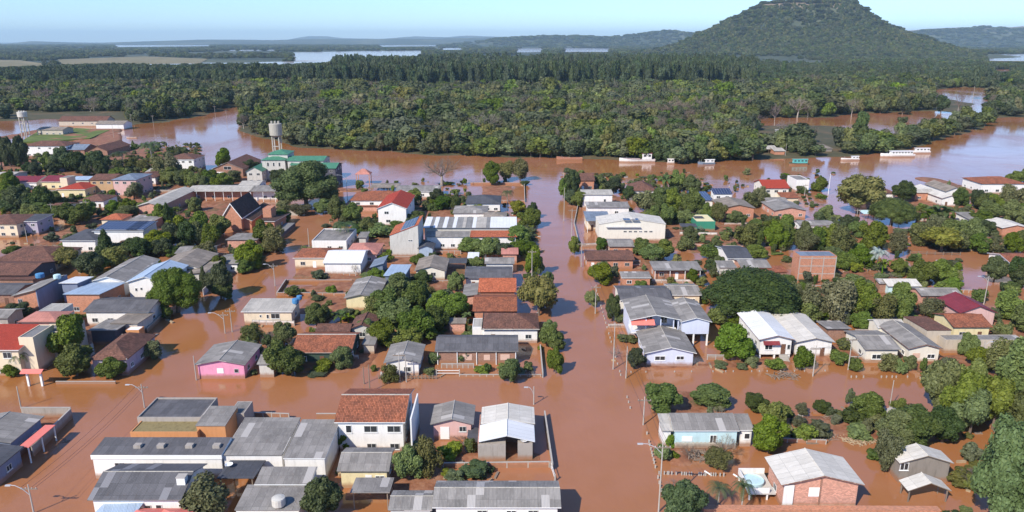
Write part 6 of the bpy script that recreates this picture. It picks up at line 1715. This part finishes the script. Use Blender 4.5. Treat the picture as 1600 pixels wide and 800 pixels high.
# ---- the wood behind them reads as one mass: a single object, scattered crowns and trunks
def wood(name, pts, mats_idx, kind='stuff'):
    """pts: array x,y,z,width,height,variant"""
    pts = np.asarray(pts)
    me = bpy.data.meshes.new(name)
    n = len(pts)
    me.vertices.add(n); me.vertices.foreach_set("co", pts[:, :3].astype(np.float32).ravel())
    a = me.attributes.new("sc", 'FLOAT_VECTOR', 'POINT')
    a.data.foreach_set("vector", np.stack([pts[:, 3], pts[:, 3], pts[:, 4]], -1).astype(np.float32).ravel())
    a = me.attributes.new("rot", 'FLOAT_VECTOR', 'POINT')
    a.data.foreach_set("vector", np.stack([np.zeros(n), np.zeros(n), nrs.rand(n) * 6.28], -1).astype(np.float32).ravel())
    a = me.attributes.new("vi", 'INT', 'POINT'); a.data.foreach_set("value", pts[:, 5].astype(np.int32))
    o = bpy.data.objects.new(name, me); COL.objects.link(o); o["kind"] = kind
    ng = bpy.data.node_groups.new(name + "_scatter", 'GeometryNodeTree')
    ng.interface.new_socket("Geometry", in_out='INPUT', socket_type='NodeSocketGeometry')
    ng.interface.new_socket("Geometry", in_out='OUTPUT', socket_type='NodeSocketGeometry')
    N = ng.nodes; L = ng.links
    gi = N.new("NodeGroupInput"); go = N.new("NodeGroupOutput"); jn = N.new("GeometryNodeJoinGeometry")
    m2p = N.new("GeometryNodeMeshToPoints"); L.new(gi.outputs[0], m2p.inputs["Mesh"])
    def attr(nm, ty):
        x = N.new("GeometryNodeInputNamedAttribute"); x.data_type = ty; x.inputs["Name"].default_value = nm
        return next(s for s in x.outputs if s.enabled and s.name == "Attribute")
    sc_, ro_, vi_ = attr("sc", 'FLOAT_VECTOR'), attr("rot", 'FLOAT_VECTOR'), attr("vi", 'INT')
    for k, objs in mats_idx.items():
        cmp_ = N.new("FunctionNodeCompare"); cmp_.data_type = 'INT'; cmp_.operation = 'EQUAL'
        ins = [s for s in cmp_.inputs if s.enabled]
        L.new(vi_, ins[0]); ins[1].default_value = k
        for ob in objs:
            oi = N.new("GeometryNodeObjectInfo"); oi.transform_space = 'ORIGINAL'; oi.inputs["Object"].default_value = ob; oi.inputs["As Instance"].default_value = True
            ip = N.new("GeometryNodeInstanceOnPoints")
            L.new(m2p.outputs[0], ip.inputs["Points"]); L.new(cmp_.outputs[0], ip.inputs["Selection"])
            L.new(oi.outputs["Geometry"], ip.inputs["Instance"]); L.new(ro_, ip.inputs["Rotation"]); L.new(sc_, ip.inputs["Scale"])
            L.new(ip.outputs[0], jn.inputs[0])
    L.new(jn.outputs[0], go.inputs[0])
    md = o.modifiers.new("scatter", 'NODES'); md.node_group = ng
    return o
SRC = {}
for k, (cw, tk) in enumerate(FOR):
    ob = next((o for o in bpy.data.objects if o.data is cw), None)
    if ob is None:
        forest_tree(1180 + k * 6, 128, 9, 30, 6 if k > 6 else k); 
        ob = next((o for o in bpy.data.objects if o.data is cw), None)
        if ob is None:   # the second grove form
            r = put_tree('r', *G(1170, 128, .5), 9, 30, .4, crown=cw, trunk=tk, name='tall_grove_tree'); tag(r, GRPN[6], 'tree', "forest trees: " + GRPN[6])
            ob = next(o for o in bpy.data.objects if o.data is cw)
    tb = next(o for o in ob.parent.children if o.data is tk)
    SRC[k] = [ob, tb] if k >= 5 else [ob]
def scatter(y0, y1, u0, u1, step, jit=.5):
    ys_ = np.arange(y0, y1, step); out = []
    for yy in ys_:
        xs_ = np.arange(yy * u0, yy * u1, step)
        out.append(np.stack([xs_ + (nrs.rand(len(xs_)) - .5) * step * 2 * jit, yy + (nrs.rand(len(xs_)) - .5) * step * 2 * jit], -1))
    return np.concatenate(out)
def fmask(P):
    px, py = pj_np(P[:, 0], P[:, 1])
    m = py < bank(px) - 3.5
    for q in LAG + FARW + FIELDS[:2]: m &= ~inpoly(px, py, q)
    # clearing with the pasture and warehouses on the near left
    m &= ~((px < 200) & (py > 176))
    m &= ~((px > 1000) & (px < 1000 + 0) )
    return m, px, py
LIMX = [-500, 0, 100, 170, 260, 380, 440, 515, 526, 560, 600, 640, 662, 700, 760, 900, 1100, 1180, 1230, 1300, 1540, 1700, 2300]
LIMY = [108, 108, 104, 101, 103, 101, 103, 101, 87, 84, 88, 91, 85, 85, 82, 84, 84, 88, 91, 94, 96, 100, 100]
def cap(A):
    """keep crowns from growing over the flooded fields seen beyond the wood"""
    px, _ = pj_np(A[:, 0], A[:, 1], 10.0)
    lim = np.interp(px, LIMX, LIMY) + (VN2(px / 9, A[:, 1] / 40) - .5) * 7
    v = (400 - lim) / F
    zm = HC + (-SP + v * CP) / (CP + v * SP) * A[:, 1]
    A = A.copy(); A[:, 4] = np.minimum(A[:, 4], zm)
    return A[A[:, 4] > 5.5]
def seethrough(A):
    k = np.ones(len(A), bool)
    for f_ in (1.0, .5, 0):
        px, py = pj_np(A[:, 0], A[:, 1], A[:, 2] + A[:, 4] * f_)
        for q in FARW + FIELDS[:2]: k &= ~inpoly(px, py, q)
    return A[k]
P = scatter(345, 1010, -.8, .95, 7.2, .9)
m, px_, py_ = fmask(P); P = P[m]; px_ = px_[m]; py_ = py_[m]
cl = fbm(P[:, 0], P[:, 1], 55, 3); cl2 = fbm(P[:, 0] + 900, P[:, 1], 140, 3); 
n = len(P); rr = nrs.rand(n)
var = np.select([rr < .05 + .12 * (cl2 > .56) + .22 * ((px_ > 940) & (px_ < 1180) & (py_ > 175) & (py_ < 232)), rr < .40, rr < .62, rr < .72, rr < .86], [5, 0, 1, 2, 3], 4)
ht = 6 + 6 * nrs.rand(n) ** 1.6 + 18 * np.clip(cl - .40, 0, 1)
big_ = nrs.rand(n)
wd = 8 + 8 * big_ ** 1.5 + 7 * (big_ > .94)
ht = ht + 6 * (big_ > .95) * nrs.rand(n)
gap = (cl2 < .34) & (nrs.rand(n) < .75)
for h_ in HOUSES:
    if h_[4] > 380: gap |= (P[:, 0] > h_[2] - 5) & (P[:, 0] < h_[3] + 5) & (P[:, 1] > h_[4] - 18) & (P[:, 1] < h_[5] + 5)
for f_ in (1.2, .85, .5, .2):
    qx, qy = pj_np(P[:, 0], P[:, 1], ht * f_)
    for q in LAG: gap |= inpoly(qx, qy, q) & (nrs.rand(n) < .95)
# the tall grove in its rows
grove = (py_ < np.interp(px_, [-400, 0, 380, 420, 560, 900, 1180, 1230, 1600, 2100], [133, 136, 140, 132, 141, 141, 138, 122, 118, 118]) + (cl - .5) * 16)
g2 = grove & (nrs.rand(n) < .95)
wood("river_forest", np.stack([P[:, 0], P[:, 1], np.full(n, .3), wd, ht, var], -1)[~grove & ~gap], {k: v for k, v in SRC.items() if k < 6})
P2 = scatter(900, 1700, -.85, 1.0, 8.5)
m, px2, py2 = fmask(P2); P2 = P2[m]; px2 = px2[m]; py2 = py2[m]; n2 = len(P2)
cl = fbm(P2[:, 0], P2[:, 1], 80, 3)
gv = (py2 < 141 + (cl - .5) * 10) & ~((px2 > 1215) & (nrs.rand(n2) < .85)) & ~((px2 < 400) & (nrs.rand(n2) < .15))
h2 = np.where(px2 < 400, 19 + 6 * nrs.rand(n2), 24 + 9 * nrs.rand(n2)) * np.clip(.75 + (cl - .3) * .9, .7, 1.15)
h2 = np.where(px2 > 1180, h2 * .62, h2)
front = np.stack([P[:, 0], P[:, 1], np.full(n, .3), 6 + 7 * nrs.rand(n), np.where(px_ < 400, 18 + 6 * nrs.rand(n), np.where(px_ > 1215, 13, 20) + 15 * nrs.rand(n)), np.where(nrs.rand(n) < .72, 6, 7)], -1)[grove & (px_ < 1215)]
back = np.stack([P2[:, 0], P2[:, 1], np.full(n2, .3), 7 + 7 * nrs.rand(n2), h2 * (.75 + .35 * nrs.rand(n2)), np.where(nrs.rand(n2) < .72, 6, 7)], -1)[gv & (P2[:, 1] > 1000)]
wood("tall_tree_grove", cap(np.concatenate([front, back])), {6: SRC[6], 7: SRC[7]})
lowm = (~gv) & (P2[:, 1] > 1000)
lowr = np.stack([P2[:, 0], P2[:, 1], np.full(n2, .3), 9 + 5 * nrs.rand(n2), 8 + 6 * nrs.rand(n2), np.where(nrs.rand(n2) < .3, 0, np.where(nrs.rand(n2) < .5, 1, 4))], -1)[lowm]
frr = np.stack([P[:, 0], P[:, 1], np.full(n, .3), wd, ht, var], -1)[grove & (px_ >= 1215)]
wood("eastern_forest", cap(np.concatenate([lowr, frr])), {k: v for k, v in SRC.items() if k < 6})
# plain and hill woods, coarser with distance
P3 = np.concatenate([scatter(1700, 3000, -.85, 1.0, 17, 1.2), scatter(3000, 5600, -.85, 1.0, 36, 1.2), scatter(5600, 9600, -.85, 1.0, 62, 1.2)])
m = np.ones(len(P3), bool)
cl = fbm(P3[:, 0], P3[:, 1], 420, 4)
hh_ = ground_h(P3[:, 0], P3[:, 1])
keep = m & ((cl > .40) | (hh_ > 8))
P3 = P3[keep]; hh_ = hh_[keep]; n3 = len(P3)
far = P3[:, 1] > 3000
vfar = P3[:, 1] > 5600
wood("far_woodland", seethrough(np.stack([P3[:, 0], P3[:, 1], hh_ - .5, np.where(vfar, 60, np.where(far, 34, 17)) * (.8 + .5 * nrs.rand(n3)), np.where(vfar, 20, np.where(far, 15, 11)) * (.7 + .6 * nrs.rand(n3)), np.where(nrs.rand(n3) < .5, 0, np.where(nrs.rand(n3) < .5, 4, 1))], -1)), {0: SRC[0], 1: SRC[1], 4: SRC[4]})
P4 = scatter(2620, 3450, .18, .62, 9.5, 1.6)
hh_ = hill_h(P4[:, 0], P4[:, 1]); kp = (hh_ > 14)
pxh, pyh = pj_np(P4[:, 0], P4[:, 1], hh_)
kp &= ~((hh_ > 196) & (hh_ < 212) & (fbm(P4[:, 0], P4[:, 1], 40, 2) > .5)) 
kp &= ~(((pxh - 1247) ** 2 / 100 + (pyh - 42) ** 2 / 80) < 1) & ~(((pxh - 1278) ** 2 / 60 + (pyh - 40) ** 2 / 40) < 1)
P4 = P4[kp]; hh_ = hh_[kp]; n4 = len(P4)
wood("hill_forest", np.stack([P4[:, 0], P4[:, 1], hh_ - .5, 9 + 6 * nrs.rand(n4), 6 + 8 * nrs.rand(n4), np.where(nrs.rand(n4) < .35, 0, np.where(nrs.rand(n4) < .6, 4, 3))], -1), {0: SRC[0], 3: SRC[3], 4: SRC[4]})

# weeds and low brush that nobody could count, on the yards' soil
VEG = [(560, 745, 425, 548, 1.0), (395, 460, 515, 588, .7), (470, 600, 548, 584, .5), (660, 740, 400, 440, .4), (560, 700, 318, 352, .7), (300, 420, 380, 470, .5), (130, 300, 480, 590, .4), (0, 180, 300, 345, .9),
       (180, 330, 320, 400, .8), (0, 300, 235, 290, .7), (1035, 1110, 690, 738, .6), (1190, 1300, 640, 700, .5), (1340, 1480, 620, 720, .9), (1060, 1330, 345, 398, .9), (1240, 1420, 430, 512, 1.0), (1420, 1600, 300, 398, 1.0),
       (1000, 1100, 280, 345, .9), (880, 1010, 270, 312, .5), (1330, 1500, 385, 460, .5), (1480, 1640, 545, 830, .9), (1540, 1640, 440, 520, .9), (800, 850, 330, 420, .6), (640, 740, 300, 335, .6), (160, 270, 575, 592, .4), (940, 985, 460, 505, .5), (215, 320, 225, 300, .6)]
VEG += [(560, 830, 280, 420, .35), (560, 860, 420, 600, .35), (400, 560, 330, 590, .4), (930, 1270, 270, 600, .4), (1270, 1600, 290, 600, .45), (500, 860, 690, 760, .35), (0, 300, 280, 600, .4), (1040, 1500, 600, 790, .3)]
ug = []
for (x0, x1, y0, y1, dn) in VEG:
    a = G(x0, y1); b = G(x1, y1); c_ = G((x0 + x1) / 2, y0)
    n_ = int((b[0] - a[0]) * (c_[1] - a[1]) * .14 * dn)
    s = nrs.rand(n_); yy = a[1] + (c_[1] - a[1]) * s
    sc_l = 1 + (G(x0, y0)[0] / a[0] - 1) * s if abs(a[0]) > 1 else 1
    xx = (a[0] + (b[0] - a[0]) * nrs.rand(n_)) * (yy / a[1])
    k_ = VN1(xx / 5, yy / 5) > .42
    ug.append(np.stack([xx, yy, np.full(n_, -.1), 1.4 + 3.6 * nrs.rand(n_) ** 2, .7 + 2.6 * nrs.rand(n_) ** 2, nrs.choice([0, 1, 2, 3, 4, 5], n_, p=[.2, .2, .2, .13, .15, .12])], -1)[k_])
ug = np.concatenate(ug)
lit_all = ug[:, :2].copy()
_lane = lambda px0, py0, px1, py1, wpx: (lambda a, b: (np.abs(ug[:, 0] - (a[0] + (b[0] - a[0]) * (ug[:, 1] - a[1]) / (b[1] - a[1]))) < (G(px0 + wpx / 2, py0)[0] - a[0])))(G(px0, py0), G(px1, py1))
_ugp = pj_np(ug[:, 0], ug[:, 1])
inside = _lane(957, 790, 850, 290, 150) | (_lane(60, 770, 530, 300, 150) & (_ugp[1] > 320)) | ((_ugp[1] > 590) & (_ugp[1] < 632) & (_ugp[0] < 980)) | ((_ugp[1] > 578) & (_ugp[1] < 626) & (_ugp[0] > 980) & (_ugp[0] < 1440))
for (x0, y0, x1, y1) in ((1290, 280, 1350, 340), (1400, 392, 1480, 404), (1500, 400, 1560, 470), (435, 440, 545, 463), (735, 288, 820, 316), (1150, 725, 1225, 800), (1335, 725, 1420, 800)): inside |= (_ugp[0] > x0) & (_ugp[0] < x1) & (_ugp[1] > y0) & (_ugp[1] < y1)
for q in HOUSES: inside |= (ug[:, 0] > q[2] + .0) & (ug[:, 0] < q[3] - .0) & (ug[:, 1] > q[4] - .3) & (ug[:, 1] < q[5] + .3)
wood("undergrowth", ug[~inside], {k: v for k, v in SRC.items() if k < 6})

# planks, branches and rubbish lying about the yards, past counting
lit = lit_all[~inside]; lit = lit[nrs.permutation(len(lit))[:2600]] + nrs.normal(size=(min(2600, len(lit)), 2)) * 1.5
mb = MB(); rs_ = random.Random(3)
for (x, y) in lit:
    if any(q[2] - .2 < x < q[3] + .2 and q[4] - .2 < y < q[5] + .2 for q in HOUSES): continue
    an = rs_.random() * 3.14; L_ = rs_.uniform(.15, 1.0) * (1.6 if rs_.random() < .15 else 1); w_ = rs_.uniform(.05, .3); z0 = .02; z1 = z0 + rs_.uniform(.08, .4)
    c, s = math.cos(an), math.sin(an)
    mb.prism([(x + c * a - s * b, y + s * a + c * b) for a, b in ((-L_, -w_), (L_, -w_), (L_ * .9, w_), (-L_, w_ * .8))], z0 - .3, z1, rs_.choice([0, 0, 0, 1, 1, 1, 2, 3]))
lo = mb.build('yard_litter', [M['deb'], M['woodp'], M['brickp'], M['concp'], M['trim']]); lo["kind"] = "stuff"

# ------------------------------------------------------------------ labels for trees and poles, from what they stand beside
TD = {'r': 'rounded green tree', 'g': 'leafy green tree', 'l': 'bright fresh-green tree', 'o': 'loose olive-green tree', 's': 'low green shrub', 'd': 'dense dark green tree', 'y': 'yellow-green tree',
      'n': 'bare grey tree', 'c': 'pointed dark conifer', 'p': 'green palm tree', 'b': 'broad-leaved banana plant', 'u': 'huge umbrella-shaped dark tree', 'D': 'great round dark green tree', 'L': 'giant pale-green leafy tree', 'v': 'silvery fan palm'}
used = set(str(o.get("label")) for o in bpy.data.objects if o.get("label"))
def place_label(o, desc, x, y, ht=None):
    c = sorted(HOUSES, key=lambda q: (max(q[2] - x, 0, x - q[3])) ** 2 + (max(q[4] - y, 0, y - q[5])) ** 2 * .8)[:7]
    def rel(q):
        cx, cy = (q[2] + q[3]) / 2, (q[4] + q[5]) / 2
        dx = x - cx; dy = y - cy
        if abs(dx) / max(3, (q[3] - q[2])) > abs(dy) / max(3, (q[5] - q[4])): return 'left of' if dx < 0 else 'right of'
        return 'in front of' if dy < 0 else 'behind'
    sizes = ['']
    if ht is not None: sizes = ['', 'taller ' if ht > 6.5 else 'lower ', 'slender ' if ht > 8 else 'small ' if ht < 4 else 'mid-sized ']
    cand = []
    for q in c: cand.append(f"{desc} {rel(q)} the {q[1]}")
    for i in range(len(c)):
        for j in range(i + 1, min(len(c), i + 3)):
            cand.append(f"{desc} between the {c[i][1]} and the {c[j][1]}")
    for q in c[:3]:
        for s_ in sizes[1:]: cand.append(f"{s_}{desc} {rel(q)} the {q[1]}")
    for l in cand:
        if l not in used and 4 <= len(l.replace('-', ' ').split()) <= 16:
            used.add(l); o["label"] = l; return
    print("NO LABEL", desc, cand[0])
    o["label"] = cand[0]
for (r, k, x, y, wd, ht, own) in TREES:
    r["category"] = KN[k][1]
    place_label(r, TD[k], x, y, ht)
for (r, dsc, x, y) in FEAT: place_label(r, dsc, x, y)
GR = {}
for (r, k, x, y, wd, ht, own) in TREES: r["group"] = {'p': 'palms of the town', 'b': 'banana plants in the yards', 's': 'shrubs in the yards'}.get(k, 'trees of the town')
for (r, *_q) in FEAT: r["group"] = 'poles along the flooded streets'
